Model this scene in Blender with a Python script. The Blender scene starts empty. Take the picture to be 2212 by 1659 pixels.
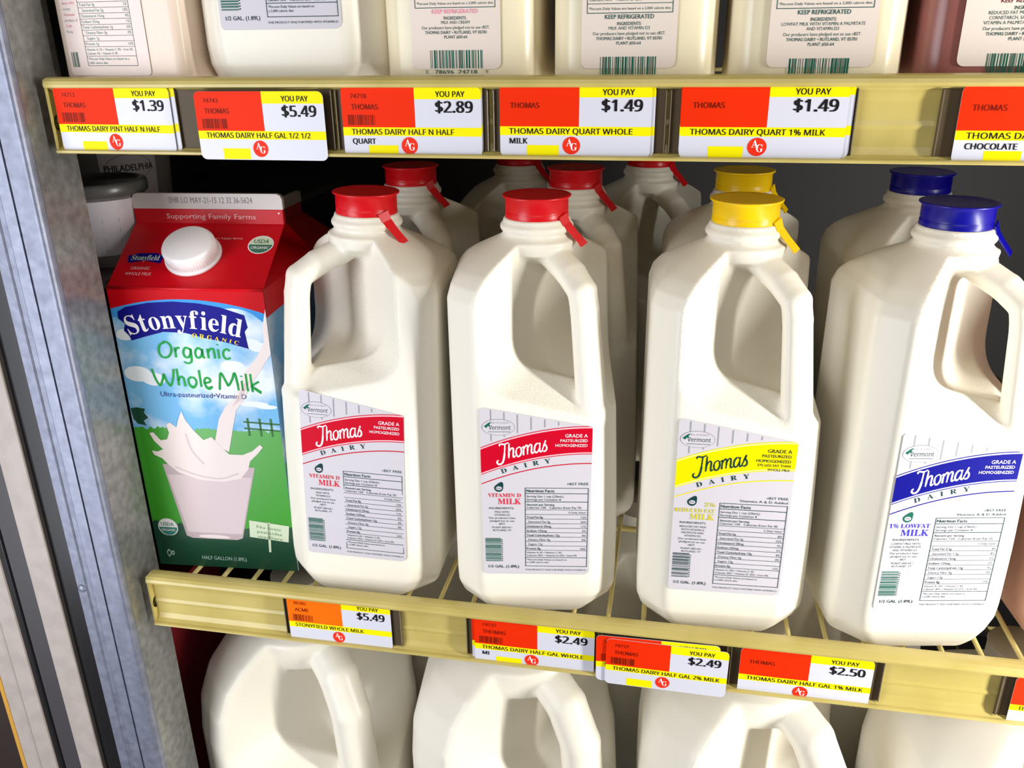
import bpy, bmesh, math, os, random
import numpy as np
from mathutils import Matrix, Vector

random.seed(7)
SC = bpy.context.scene
COL = SC.collection
MM = 0.001

# ------------------------------------------------------------------ camera
cam_d = bpy.data.cameras.new('camera')
cam_d.sensor_width = 36.0
cam_d.lens = 1850.0 / 2212.0 * 36.0
cam_d.clip_start = 0.01
cam_d.clip_end = 50
cam = bpy.data.objects.new('camera', cam_d)
COL.objects.link(cam)
_r = Vector((0.98331966, 0.18149923, -0.01185209)).normalized()
_f = Vector((-0.17243046, 0.90948428, -0.37829364)).normalized()
_u = _r.cross(_f).normalized()
_r = _f.cross(_u).normalized()
cam.matrix_world = Matrix(((_r.x, _u.x, -_f.x, 0.0), (_r.y, _u.y, -_f.y, -0.4),
                           (_r.z, _u.z, -_f.z, 0.0), (0, 0, 0, 1)))
SC.camera = cam

# ------------------------------------------------------------------ view / world / lights
SC.view_settings.view_transform = 'Standard'
SC.view_settings.look = 'None'
SC.view_settings.exposure = 0.0
SC.view_settings.gamma = 1.0
SC.view_settings.use_curve_mapping = False

W = bpy.data.worlds.new('store'); SC.world = W
W.use_nodes = True
W.node_tree.nodes['Background'].inputs[0].default_value = (1.0, 0.95, 0.88, 1)
W.node_tree.nodes['Background'].inputs[1].default_value = 0.10


def area(name, loc, aim, sx, sy, power, col=(1, 1, 1)):
    d = bpy.data.lights.new(name, 'AREA'); d.shape = 'RECTANGLE'
    d.size, d.size_y, d.energy, d.color = sx, sy, power, col
    o = bpy.data.objects.new(name, d); COL.objects.link(o)
    o.location = loc
    o.rotation_euler = (Vector(aim) - Vector(loc)).to_track_quat('-Z', 'Y').to_euler()
    return o


# the cooler's upright door lamps (one at each side of the opening) and the shop's ceiling lamps
area('door_lamp', (0.47, -0.14, -0.25), (0.0, 0.10, -0.26), 0.04, 0.75, 6.5, (1.0, 0.985, 0.94))
area('door_lamp', (-0.50, -0.42, -0.20), (0.0, 0.10, -0.26), 0.30, 0.70, 4.0, (0.90, 0.93, 1.0))
area('ceiling_lamp', (0.2, -1.5, 0.75), (0.0, 0.05, -0.25), 1.2, 0.5, 4.5, (1.0, 0.96, 0.9))


# ------------------------------------------------------------------ colour and material helpers
def lin(c):
    return tuple(((v / 255.0) / 12.92 if v / 255.0 <= 0.04045 else ((v / 255.0 + 0.055) / 1.055) ** 2.4) for v in c)


MATS = {}


def mat(name, rgb, rough=0.5, metal=0.0, spec=0.5, noise=None, bump=None, sss=0.0, trans=0.0, coat=0.0):
    """rgb in 0..255; noise=(scale, rgb2, lo, hi); bump=(scale, distance)"""
    if name in MATS:
        return MATS[name]
    m = bpy.data.materials.new(name); m.use_nodes = True
    nt = m.node_tree; b = nt.nodes['Principled BSDF']
    b.inputs['Base Color'].default_value = (*lin(rgb), 1)
    b.inputs['Roughness'].default_value = rough
    b.inputs['Metallic'].default_value = metal
    b.inputs['Specular IOR Level'].default_value = spec
    if coat:
        b.inputs['Coat Weight'].default_value = coat
        b.inputs['Coat Roughness'].default_value = 0.08
    if sss:
        b.inputs['Subsurface Weight'].default_value = sss
        b.inputs['Subsurface Radius'].default_value = (1.0, 0.8, 0.55)
        b.inputs['Subsurface Scale'].default_value = 0.006
    if trans:
        b.inputs['Transmission Weight'].default_value = trans
    tc = None
    if noise or bump:
        tc = nt.nodes.new('ShaderNodeTexCoord')
    if noise:
        n = nt.nodes.new('ShaderNodeTexNoise'); n.inputs['Scale'].default_value = noise[0]
        n.inputs['Detail'].default_value = 4.0
        nt.links.new(tc.outputs['Object'], n.inputs['Vector'])
        r = nt.nodes.new('ShaderNodeValToRGB')
        r.color_ramp.elements[0].position = noise[2]; r.color_ramp.elements[1].position = noise[3]
        r.color_ramp.elements[0].color = (*lin(rgb), 1); r.color_ramp.elements[1].color = (*lin(noise[1]), 1)
        nt.links.new(n.outputs['Fac'], r.inputs['Fac']); nt.links.new(r.outputs['Color'], b.inputs['Base Color'])
    if bump:
        n2 = nt.nodes.new('ShaderNodeTexNoise'); n2.inputs['Scale'].default_value = bump[0]
        n2.inputs['Detail'].default_value = 2.0
        nt.links.new(tc.outputs['Object'], n2.inputs['Vector'])
        bp = nt.nodes.new('ShaderNodeBump'); bp.inputs['Distance'].default_value = bump[1]
        bp.inputs['Strength'].default_value = 1.0
        nt.links.new(n2.outputs['Fac'], bp.inputs['Height']); nt.links.new(bp.outputs['Normal'], b.inputs['Normal'])
    MATS[name] = m
    return m


def ink(name, rgb, rough=0.45):
    return mat('ink_' + name, rgb, rough, spec=0.08)


# ------------------------------------------------------------------ object helpers
def tag(o, label=None, cat=None, group=None, kind=None):
    if label: o['label'] = label
    if cat: o['category'] = cat
    if group: o['group'] = group
    if kind: o['kind'] = kind
    return o


def link(name, me, parent=None, loc=None):
    o = bpy.data.objects.new(name, me); COL.objects.link(o)
    if parent: o.parent = parent
    if loc: o.location = loc
    return o


def empty(name, loc=(0, 0, 0), rot=(0, 0, 0)):
    o = bpy.data.objects.new(name, None); COL.objects.link(o)
    o.location = loc; o.rotation_euler = rot; o.empty_display_size = 0.01
    return o


def copy_tree(o, parent=None):
    c = o.copy(); COL.objects.link(c)
    if parent: c.parent = parent
    for ch in [x for x in bpy.data.objects if x.parent == o]:
        copy_tree(ch, c)
    return c


class MB:
    """mesh builder in millimetres"""
    def __init__(self):
        self.v = []; self.f = []; self.mi = []; self.sm = []; self.mats = []

    def m(self, material):
        if material not in self.mats: self.mats.append(material)
        return self.mats.index(material)

    def add(self, vs, fs, material, smooth=False):
        b = len(self.v); k = self.m(material)
        self.v += [tuple(p) for p in vs]
        for f in fs:
            self.f.append([b + i for i in f]); self.mi.append(k); self.sm.append(smooth)

    def box(self, x0, x1, y0, y1, z0, z1, material, bev=0.0):
        if bev <= 0:
            vs = [(x, y, z) for x in (x0, x1) for y in (y0, y1) for z in (z0, z1)]
            self.add(vs, [(0, 1, 3, 2), (4, 6, 7, 5), (0, 4, 5, 1), (2, 3, 7, 6), (0, 2, 6, 4), (1, 5, 7, 3)], material)
            return
        bm = bmesh.new()
        bmesh.ops.create_cube(bm, size=1.0)
        for v in bm.verts:
            v.co = Vector(((x0 + x1) / 2 + v.co.x * (x1 - x0), (y0 + y1) / 2 + v.co.y * (y1 - y0), (z0 + z1) / 2 + v.co.z * (z1 - z0)))
        bmesh.ops.bevel(bm, geom=list(bm.edges), offset=bev, segments=3, affect='EDGES', profile=0.5)
        self.bm(bm, material)

    def bm(self, bm, material, smooth=False):
        bm.verts.index_update()
        self.add([v.co[:] for v in bm.verts], [[v.index for v in f.verts] for f in bm.faces], material, smooth)
        bm.free()

    def lathe(self, prof, material, n=48, c=(0, 0), smooth=True, frame=None, a0=0.0):
        """prof: list of (r, z)"""
        vs = []; fs = []
        for r, z in prof:
            for i in range(n):
                a = a0 + 2 * math.pi * i / n
                vs.append((c[0] + r * math.cos(a), c[1] + r * math.sin(a), z))
        for j in range(len(prof) - 1):
            for i in range(n):
                i2 = (i + 1) % n
                fs.append((j * n + i, j * n + i2, (j + 1) * n + i2, (j + 1) * n + i))
        fs.append(tuple(range(n))[::-1]); fs.append(tuple((len(prof) - 1) * n + i for i in range(n)))
        if frame is not None:
            vs = [tuple(frame @ Vector(p)) for p in vs]
        self.add(vs, fs, material, smooth)

    def extrude_x(self, prof, x0, x1, material, smooth=False):
        """closed (y, z) profile swept along x"""
        n = len(prof)
        vs = [(x0, y, z) for y, z in prof] + [(x1, y, z) for y, z in prof]
        fs = [(i, (i + 1) % n, n + (i + 1) % n, n + i) for i in range(n)]
        self.add(vs, fs, material, smooth)
        self.add(vs, [tuple(range(n))[::-1], tuple(range(n, 2 * n))], material, False)

    def tube(self, pts, r, material, n=10, smooth=True):
        pts = [Vector(p) for p in pts]; vs = []; fs = []
        for k, p in enumerate(pts):
            d = (pts[min(k + 1, len(pts) - 1)] - pts[max(k - 1, 0)]).normalized()
            a = d.orthogonal().normalized(); b = d.cross(a)
            if k and (a - pa).length > (a + pa).length: a, b = -a, -b
            pa = a
            rr = r[k] if isinstance(r, (list, tuple)) else r
            for i in range(n):
                t = 2 * math.pi * i / n
                vs.append(tuple(p + (a * math.cos(t) + b * math.sin(t)) * rr))
        for k in range(len(pts) - 1):
            for i in range(n):
                fs.append((k * n + i, k * n + (i + 1) % n, (k + 1) * n + (i + 1) % n, (k + 1) * n + i))
        fs.append(tuple(range(n))[::-1]); fs.append(tuple((len(pts) - 1) * n + i for i in range(n)))
        self.add(vs, fs, material, smooth)

    def mesh(self, name):
        me = bpy.data.meshes.new(name)
        me.from_pydata([(x * MM, y * MM, z * MM) for x, y, z in self.v], [], self.f)
        for m_ in self.mats: me.materials.append(m_)
        me.polygons.foreach_set('material_index', self.mi)
        me.polygons.foreach_set('use_smooth', self.sm)
        me.update()
        return me

    def build(self, name, parent=None, loc=None, fix=True):
        me = self.mesh(name)
        if fix:
            bm = bmesh.new(); bm.from_mesh(me)
            bmesh.ops.recalc_face_normals(bm, faces=list(bm.faces)); bm.to_mesh(me); bm.free()
        return link(name, me, parent, loc)


# ------------------------------------------------------------------ lettering
_fd = bpy.utils.system_resource('DATAFILES', path='fonts')


def load_font(f):
    try:
        return bpy.data.fonts.load(os.path.join(_fd, f))
    except Exception:
        return None


F_SANS = None          # Blender's own default face
F_MATH = load_font('NotoSansMath-Regular.woff2')
_tc = {}


def serif(s):
    """bold serif glyphs live in the mathematical alphabet of the bundled font"""
    if F_MATH is None: return s
    out = ''
    for ch in s:
        if 'A' <= ch <= 'Z': out += chr(0x1D400 + ord(ch) - 65)
        elif 'a' <= ch <= 'z': out += chr(0x1D41A + ord(ch) - 97)
        elif '0' <= ch <= '9': out += chr(0x1D7CE + ord(ch) - 48)
        else: out += ch
    return out


def text_geo(s, font, bold=0.0, res=2):
    key = (s, font.name if font else '', bold, res)
    if key in _tc: return _tc[key]
    c = bpy.data.curves.new('t', 'FONT')
    if font: c.font = font
    c.body = s; c.size = 1.0; c.offset = bold; c.resolution_u = res; c.fill_mode = 'FRONT'
    o = bpy.data.objects.new('t', c); COL.objects.link(o)
    me = o.to_mesh()
    vs = [(v.co.x, v.co.y) for v in me.vertices]
    fs = [tuple(p.vertices) for p in me.polygons]
    o.to_mesh_clear()
    bpy.data.objects.remove(o); bpy.data.curves.remove(c)
    _tc[key] = (vs, fs)
    return vs, fs


def cap_of(font, ser):
    vs, _ = text_geo(serif('H') if ser else 'H', font)
    return max(p[1] for p in vs) or 0.7


class Print:
    """flat printing in a 2-D sheet; fn maps (x, y, height) in mm to object space in mm"""
    def __init__(self, fn, step=0.045):
        self.b = MB(); self.fn = fn; self.step = step

    def _add(self, v2, fs, material, layer):
        self.b.add([self.fn(x, y, layer * self.step) for x, y in v2], fs, material)

    def poly(self, pts, material, layer=1):
        n = len(pts)
        a = sum(pts[i][0] * pts[(i + 1) % n][1] - pts[(i + 1) % n][0] * pts[i][1] for i in range(n))
        if a < 0: pts = pts[::-1]
        from mathutils.geometry import tessellate_polygon
        tris = tessellate_polygon([[Vector((p[0], p[1], 0)) for p in pts]])
        fs = []
        for t in tris:
            (x0, y0), (x1, y1), (x2, y2) = (pts[i] for i in t)
            fs.append(tuple(t) if (x1 - x0) * (y2 - y0) - (x2 - x0) * (y1 - y0) > 0 else (t[0], t[2], t[1]))
        self._add(pts, fs, material, layer)

    def rect(self, x0, y0, x1, y1, material, layer=1):
        self._add([(x0, y0), (x1, y0), (x1, y1), (x0, y1)], [(0, 1, 2, 3)], material, layer)

    def rrect(self, x0, y0, x1, y1, r, material, layer=1, corners=(1, 1, 1, 1)):
        pts = []
        for k, (cx, cy, a) in enumerate(((x0 + r, y0 + r, 180), (x1 - r, y0 + r, 270), (x1 - r, y1 - r, 0), (x0 + r, y1 - r, 90))):
            if corners[k]:
                pts += [(cx + r * math.cos(math.radians(a + t)), cy + r * math.sin(math.radians(a + t))) for t in (0, 22, 45, 68, 90)]
            else:
                pts.append(((x0, x1, x1, x0)[k], (y0, y0, y1, y1)[k]))
        self.poly(pts, material, layer)

    def disc(self, x, y, rx, ry, material, layer=1, n=32):
        self._add([(x + rx * math.cos(2 * math.pi * i / n), y + ry * math.sin(2 * math.pi * i / n)) for i in range(n)], [tuple(range(n))], material, layer)

    def stroke(self, pts, w, material, layer=1, closed=False, smooth=True):
        p = [Vector(q) for q in pts]
        if smooth and len(p) > 2:
            q = []
            m = len(p)
            for i in range(m if closed else m - 1):
                p0, p1, p2, p3 = (p[(i + k - 1) % m] if closed else p[min(max(i + k - 1, 0), m - 1)] for k in range(4))
                for t in (0, .2, .4, .6, .8):
                    q.append(0.5 * ((2 * p1) + (p2 - p0) * t + (2 * p0 - 5 * p1 + 4 * p2 - p3) * t * t + (3 * p1 - p0 - 3 * p2 + p3) * t ** 3))
            if not closed: q.append(p[-1])
            p = q
        n = len(p); L = []; R = []
        for i in range(n):
            a = p[(i - 1) % n] if closed else p[max(i - 1, 0)]
            c = p[(i + 1) % n] if closed else p[min(i + 1, n - 1)]
            d = (c - a)
            d = d.normalized() if d.length > 1e-9 else Vector((1, 0))
            nn = Vector((-d.y, d.x))
            ww = w[min(int(i / n * len(w)), len(w) - 1)] if isinstance(w, (list, tuple)) else w
            L.append(p[i] + nn * ww / 2); R.append(p[i] - nn * ww / 2)
        vs = [tuple(a) for a in L] + [tuple(a) for a in R]
        m = n if closed else n - 1
        self._add(vs, [(n + i, n + (i + 1) % n, (i + 1) % n, i) for i in range(m)], material, layer)

    def text(self, s, x, y, cap, material, align='l', layer=2, width=None, bold=0.0, ser=False, font=None, rot=0.0, res=2, sx=1.0):
        font = font or (F_MATH if ser else F_SANS)
        vs, fs = text_geo(serif(s) if ser else s, font, 0.0, res)
        if not vs: return 0
        k = cap / cap_of(font, ser)
        xs = [p[0] for p in vs]; x0, x1 = min(xs), max(xs)
        kx = k * sx if width is None else width / max(x1 - x0, 1e-6)
        w = (x1 - x0) * kx
        off = {'l': 0, 'c': -w / 2, 'r': -w}[align]
        ca, sa = math.cos(rot), math.sin(rot)
        out = []
        for px, py in vs:
            a = (px - x0) * kx + off; b = py * k
            out.append((x + a * ca - b * sa, y + a * sa + b * ca))
        self._add(out, fs, material, layer)
        if bold:
            d = bold * cap
            self._add([(a + d * ca, b + d * sa) for a, b in out], fs, material, layer + 0.34)
            self._add([(a - d * ca, b - d * sa) for a, b in out], fs, material, layer + 0.67)
        return w

    def arc_text(self, s, x0, x1, yfun, cap, material, layer=2, ser=False, bold=0.0, gap=0.06, font=None):
        """letters spread from x0 to x1 along y = yfun(x)"""
        font = font or (F_MATH if ser else F_SANS)
        k = cap / cap_of(font, ser)
        ws = []
        for ch in s:
            vs, _ = text_geo(serif(ch) if ser else ch, font)
            ws.append((max(p[0] for p in vs) - min(p[0] for p in vs)) if vs else 0.25)
        tot = sum(ws) + gap * (len(s) - 1)
        kx = (x1 - x0) / tot; x = x0
        for ch, w in zip(s, ws):
            cx = x + w * kx / 2
            rot = math.atan2(yfun(cx + .5) - yfun(cx - .5), 1.0)
            self.text(ch, cx, yfun(cx), cap, material, 'c', layer, width=w * kx if w > 0.02 else None, ser=ser, bold=bold, rot=rot, font=font)
            x += (w + gap) * kx

    def barcode(self, x0, y0, x1, y1, material, seed=1, vertical=True, layer=2, n=30):
        rnd = random.Random(seed)
        ws = [rnd.choice((1, 1, 2, 3)) for _ in range(2 * n - 1)]
        tot = sum(ws); a = 0
        for i, w in enumerate(ws):
            if i % 2 == 0:
                t0, t1 = a / tot, (a + w) / tot
                if vertical: self.rect(x0 + (x1 - x0) * t0, y0, x0 + (x1 - x0) * t1, y1, material, layer)
                else: self.rect(x0, y0 + (y1 - y0) * t0, x1, y0 + (y1 - y0) * t1, material, layer)
            a += w

    def build(self, name, parent=None):
        return self.b.build(name, parent, fix=False)


# ------------------------------------------------------------------ shared materials
WHITE_PLASTIC = mat('milk_filled_plastic', (240, 234, 219), 0.36, spec=0.45)
GRAIN_PLASTIC = mat('grained_milk_plastic', (240, 234, 219), 0.42, spec=0.4, bump=(1500, 0.00035))
CLEAR_NECK = mat('cloudy_neck_plastic', (236, 234, 230), 0.3, spec=0.5, sss=0.2)
PAPER = mat('label_paper', (204, 199, 206), 0.4, spec=0.35)
TAG_PAPER = mat('tag_paper', (214, 214, 226), 0.35, spec=0.4)
RAIL = mat('cream_rail_vinyl', (198, 180, 108), 0.28, spec=0.5, noise=(35, (186, 168, 94), 0.35, 0.65))
RAIL_WIRE = mat('cream_coated_wire', (216, 199, 130), 0.4)
HOLDER = mat('shadow_toned_clear_plastic', (84, 70, 50), 0.5, spec=0.25)  # dark brown stands in for the shadow inside the clear holders
HOLDER_EDGE = mat('clear_plastic_edge', (112, 100, 80), 0.15, spec=0.5)
GALV = mat('galvanised_steel', (112, 116, 132), 0.42, metal=0.4, noise=(160, (136, 140, 158), 0.3, 0.7), bump=(300, 0.00003))
GALV_IN = mat('dull_galvanised_steel', (122, 122, 120), 0.3, metal=0.55, noise=(190, (150, 150, 146), 0.35, 0.7), bump=(300, 0.00003))
DARK = mat('dark_liner', (31, 27, 25), 0.6)
BLACK_RUBBER = mat('black_gasket', (20, 19, 22), 0.3)
GREY_RUBBER = mat('grey_gasket', (66, 63, 66), 0.4)
VINYL = mat('off_white_vinyl', (172, 162, 155), 0.45, noise=(80, (164, 154, 147), 0.4, 0.6))
I_RED = ink('orange_red', (234, 46, 8)); I_ORANGE = ink('orange', (255, 110, 8)); I_YEL = ink('yellow', (244, 232, 6))
I_BLK = ink('black', (32, 28, 32)); I_DKRED = ink('dark_red_print', (120, 28, 10)); I_AG = ink('badge_red', (236, 50, 26))
I_TEAL = ink('teal_black', (22, 62, 62)); I_GREY = ink('grey_line', (150, 152, 158)); I_GREEN = ink('bar_green', (20, 96, 78))
I_QT = ink('teal_print', (32, 88, 84)); I_WHITE = ink('white', (248, 244, 246))


# ------------------------------------------------------------------ implicit surfaces
def surface_net(fn, lo, hi, step):
    nx, ny, nz = (int(math.ceil((hi[i] - lo[i]) / step)) + 1 for i in range(3))
    X, Y, Z = np.meshgrid(lo[0] + step * np.arange(nx), lo[1] + step * np.arange(ny), lo[2] + step * np.arange(nz), indexing='ij')
    G = fn(X, Y, Z)
    ins = G < 0
    cs = np.zeros((nx - 1, ny - 1, nz - 1), int)
    for a in (0, 1):
        for b in (0, 1):
            for c in (0, 1):
                cs += ins[a:nx - 1 + a, b:ny - 1 + b, c:nz - 1 + c]
    act = (cs > 0) & (cs < 8)
    idx = -np.ones(act.shape, int); cells = np.argwhere(act); idx[act] = np.arange(len(cells))
    acc = np.zeros((len(cells), 3)); cnt = np.zeros(len(cells))
    corners = [(a, b, c) for a in (0, 1) for b in (0, 1) for c in (0, 1)]
    for p in corners:
        for ax in range(3):
            if p[ax]: continue
            q = list(p); q[ax] = 1
            g0 = G[cells[:, 0] + p[0], cells[:, 1] + p[1], cells[:, 2] + p[2]]
            g1 = G[cells[:, 0] + q[0], cells[:, 1] + q[1], cells[:, 2] + q[2]]
            x = (g0 < 0) != (g1 < 0)
            t = np.where(x, g0 / np.where(np.abs(g0 - g1) < 1e-12, 1e-12, g0 - g1), 0)
            pos = np.tile(np.array(p, float), (len(cells), 1)); pos[:, ax] += t
            acc += np.where(x[:, None], pos, 0); cnt += x
    P = (cells + acc / cnt[:, None]) * step + np.array(lo)
    for _ in range(4):
        e = step * 0.15
        v = fn(P[:, 0], P[:, 1], P[:, 2])
        g = np.stack([(fn(P[:, 0] + (e if i == 0 else 0), P[:, 1] + (e if i == 1 else 0), P[:, 2] + (e if i == 2 else 0))
                       - fn(P[:, 0] - (e if i == 0 else 0), P[:, 1] - (e if i == 1 else 0), P[:, 2] - (e if i == 2 else 0))) / (2 * e) for i in range(3)], 1)
        d = -v[:, None] * g / np.maximum((g * g).sum(1), 0.05)[:, None]
        ln = np.linalg.norm(d, axis=1); d *= np.minimum(1, 0.5 * step / np.maximum(ln, 1e-9))[:, None]
        P += d
    F = []
    for ax in range(3):
        b_, c_ = (ax + 1) % 3, (ax + 2) % 3
        s0 = [slice(None)] * 3; s1 = [slice(None)] * 3
        s0[ax] = slice(0, -1); s1[ax] = slice(1, None)
        ch = ins[tuple(s0)] != ins[tuple(s1)]
        E = np.argwhere(ch)
        ok = (E[:, b_] > 0) & (E[:, c_] > 0) & (E[:, b_] < ins.shape[b_] - 1) & (E[:, c_] < ins.shape[c_] - 1)
        E = E[ok]
        fl = ins[E[:, 0], E[:, 1], E[:, 2]]

        def at(db, dc):
            q = E.copy(); q[:, b_] += db; q[:, c_] += dc
            return idx[q[:, 0], q[:, 1], q[:, 2]]
        a, b, c, d = at(-1, -1), at(0, -1), at(0, 0), at(-1, 0)
        Q = np.stack([a, b, c, d], 1)
        Q[~fl] = Q[~fl][:, ::-1]
        F.append(Q)
    return P, np.concatenate(F)


def smax(a, b, k):
    h = np.clip(0.5 + 0.5 * (a - b) / k, 0, 1)
    return b + (a - b) * h + k * h * (1 - h)


def smin(a, b, k):
    return -smax(-a, -b, k)


def capsule(x, y, z, a, b, ra, rb):
    ax, ay, az = a; bx, by, bz = b
    dx, dy, dz = bx - ax, by - ay, bz - az
    t = np.clip(((x - ax) * dx + (y - ay) * dy + (z - az) * dz) / (dx * dx + dy * dy + dz * dz), 0, 1)
    return np.sqrt((x - ax - t * dx) ** 2 + (y - ay - t * dy) ** 2 + (z - az - t * dz) ** 2) - (ra + (rb - ra) * t)


R2 = math.sqrt(0.5)


TAPER = 0.042   # the side panel beside the handle leans in slightly above the foot
O = 8.6     # everything above the jug's foot sits this much higher than the first measurement


def jug_cut(x, y, z, sl=0.25, rise=0.7, pinch=6.0):
    """scooped-out corner around the handle, negative inside the scoop"""
    n1 = ((x + 31) * 36.5 - (y + 47.5) * 29) / 46.6
    n2 = ((x - 47.5) * 29 - (y - 31) * 36.5) / 46.6
    u = (x - y) * R2
    d = smax(smax(-n1, -n2, 1.5), -(u - pinch), 1.5)
    fr = (x + y) < 0
    s = np.where(fr, x, -y); e = np.where(fr, y + 47.5, 47.5 - x)
    zl = 135.0 + O - sl * (s + 25) + rise * np.minimum(e, 19.0) - 0.35 * np.maximum(e - 21.0, 0)
    r = np.sqrt(x * x + y * y)
    zt = 190 + O + 0.6 * r + np.maximum(0, r - 21) * 4
    d = smax(d, (zl - z) * 0.76, 13.0)
    return smax(d, (z - zt) * 0.6, 3.0)


def jug_sdf(x, y, z):
    zs = np.array([-4, 0, 2.5, 7, 15, 24, 184, 191, 197, 203, 208, 211, 213, 230], float); zs[6:] += O
    sq = [36, 40.5, 43.2, 45.0, 47.2, 47.5, 47.5, 45.5, 41, 35, 28, 24, 24, 24]
    dg = [36, 43, 48, 52, 56.0, 57, 57, 54, 48, 40, 32, 26, 26, 26]
    ci = [60, 60, 62, 66, 70, 70, 70, 62, 50, 37, 26, 20, 18.3, 18.3]
    S = np.interp(z, zs, sq); D = np.interp(z, zs, dg); C = np.interp(z, zs, ci)
    b = smax(np.abs(x) - S, np.abs(y) - S, 2.0)
    b = smax(b, (np.abs(x) + np.abs(y)) * R2 - D, 3.0)
    b = smax(b, np.sqrt(x * x + y * y) - C, 5.0)
    b = smax(b, -z, 3.0)
    b = smax(b, z - 221.0 - O, 1.0)
    b = smax(b, (x - y) * R2 - (58.0 - 0.045 * np.maximum(z - 60, 0)), 3.0)
    b = smax(b, x - 47.5 + TAPER * np.maximum(z - 50, 0), 2.0)
    b = smax(b, -jug_cut(x, y, z) + 0.3, 1.2)
    h = None
    hu = (x - y) * R2; hv = (x + y) * R2 * 0.78
    # the handle stands a little nearer the front panel than the corner's diagonal
    pth = [(17, -1, 209, 7.2), (30, -3, 203.5, 7.0), (40.5, -5, 196.5, 6.8), (42.5, -5, 187, 6.7), (47.5, -3, 128, 7.6)]
    for (u0, v0, z0, r0), (u1, v1, z1, r1) in zip(pth, pth[1:]):
        c = capsule(hu, hv, z, (u0, v0, z0), (u1, v1, z1), r0, r1)
        h = c if h is None else smin(h, c, 0.6)
    b = smin(b, h, 3.0)
    # bead under the cap
    r = np.sqrt(x * x + y * y)
    b = smin(b, np.sqrt((r - 17.6) ** 2 + (z - 216.0 - O) ** 2) - 2.5, 1.0)
    return b


def gallon_sdf(x, y, z):
    k = 1.56
    X, Y = x / k, y / k
    zz = z
    zs = [-4, 0, 4, 10, 20, 60, 140, 165, 185, 200, 212, 222, 226, 245]
    sq = [36, 40, 43.5, 46.5, 47.5, 47.5, 47.5, 46.5, 43, 37, 29, 20, 15, 15]
    dg = [38, 43, 48, 51, 53, 53, 53, 51, 46, 38, 29, 20, 15, 15]
    ci = [60, 60, 60, 62, 64, 64, 64, 58, 50, 40, 29, 18, 13, 12.5]
    S = np.interp(zz, zs, sq); D = np.interp(zz, zs, dg); C = np.interp(zz, zs, ci)
    b = smax(np.abs(X) - S, np.abs(Y) - S, 5.0)
    b = smax(b, (np.abs(X) + np.abs(Y)) * R2 - D, 6.0)
    b = smax(b, np.sqrt(X * X + Y * Y) - C, 6.0)
    b = smax(b, -z / k, 3.0)
    b = smax(b, (z - 240.0) / k, 1.0)
    b = smax(b, -jug_cut(X, Y, zz + 15 + O, 0.26, 0.6, 12.0), 4.0)
    h = None
    pth = [(16, 204, 9.0), (33, 189, 9.0), (42, 166, 9.0), (45.5, 116, 9.0)]
    for (u0, z0, r0), (u1, z1, r1) in zip(pth, pth[1:]):
        c = capsule(X, Y, zz / k, (u0 * R2, -u0 * R2, z0 / k), (u1 * R2, -u1 * R2, z1 / k), r0, r1)
        h = c if h is None else smin(h, c, 0.6)
    return smin(b, h, 4.0) * k


def net_mesh(name, fn, lo, hi, step, mats, grain=None):
    P, F = surface_net(fn, lo, hi, step)
    me = bpy.data.meshes.new(name)
    me.from_pydata((P * MM).tolist(), [], F.tolist())
    for m_ in mats: me.materials.append(m_)
    if grain is not None:
        c = P[F].mean(1)
        me.polygons.foreach_set('material_index', (grain(c[:, 0], c[:, 1], c[:, 2])).astype(np.int32))
    me.polygons.foreach_set('use_smooth', [True] * len(F))
    me.update()
    return me


# ------------------------------------------------------------------ the setting
def setting():
    b = MB(); b.box(-480, 520, 640, 660, -760, 420, DARK); tag(b.build('wall_back'), kind='structure')
    b = MB(); b.box(-480, -462, 30, 640, -760, 420, DARK); tag(b.build('wall_left'), kind='structure')
    b = MB(); b.box(500, 520, 30, 640, -760, 420, DARK); tag(b.build('wall_right'), kind='structure')
    b = MB(); b.box(-480, 520, 10, 640, -780, -760, DARK); tag(b.build('floor'), kind='structure')
    b = MB(); b.box(-480, 520, 10, 640, 420, 440, DARK); tag(b.build('ceiling'), kind='structure')


def upright():
    r = empty('metal_upright', (-0.3166, -0.015, -0.76))
    tag(r, 'galvanised steel upright beside the left ends of the shelves', 'upright')
    H = 1180
    b = MB(); b.box(-1.2, 0, 5.2, 37.5, 0, H, GALV_IN); b.build('inner_face', r)
    b = MB()
    # front face: two flanges with a groove between and a rounded nose
    prof = [(0.0, 3.0), (-0.25, 1.8), (-0.9, 0.8), (-1.9, 0.2), (-3.0, 0.0), (-12.6, 0.0), (-12.9, 1.6), (-13.7, 1.6), (-14.0, 0.2), (-20.0, -0.2), (-21.0, 0.6), (-24.0, 0.6), (-25.0, -0.2), (-30.6, -0.2), (-31.4, 0.6), (-31.4, 5), (0, 5)]
    n = len(prof)
    vs = [(x, y, z) for z in (0, H) for x, y in prof]
    fs = [(i, (i + 1) % n, n + (i + 1) % n, n + i) for i in range(n)] + [tuple(range(n)), tuple(range(n, 2 * n))[::-1]]
    b.add(vs, fs, GALV); b.build('front_flange', r)
    b = MB(); b.lathe([(2.6, 0), (2.6, 0.6), (1.6, 1.2), (0.01, 1.3)], GALV, 20, frame=Matrix.Translation((-27.5, -0.2, 447)) @ Matrix.Rotation(math.radians(90), 4, 'X')); b.build('rivet', r)


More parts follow.
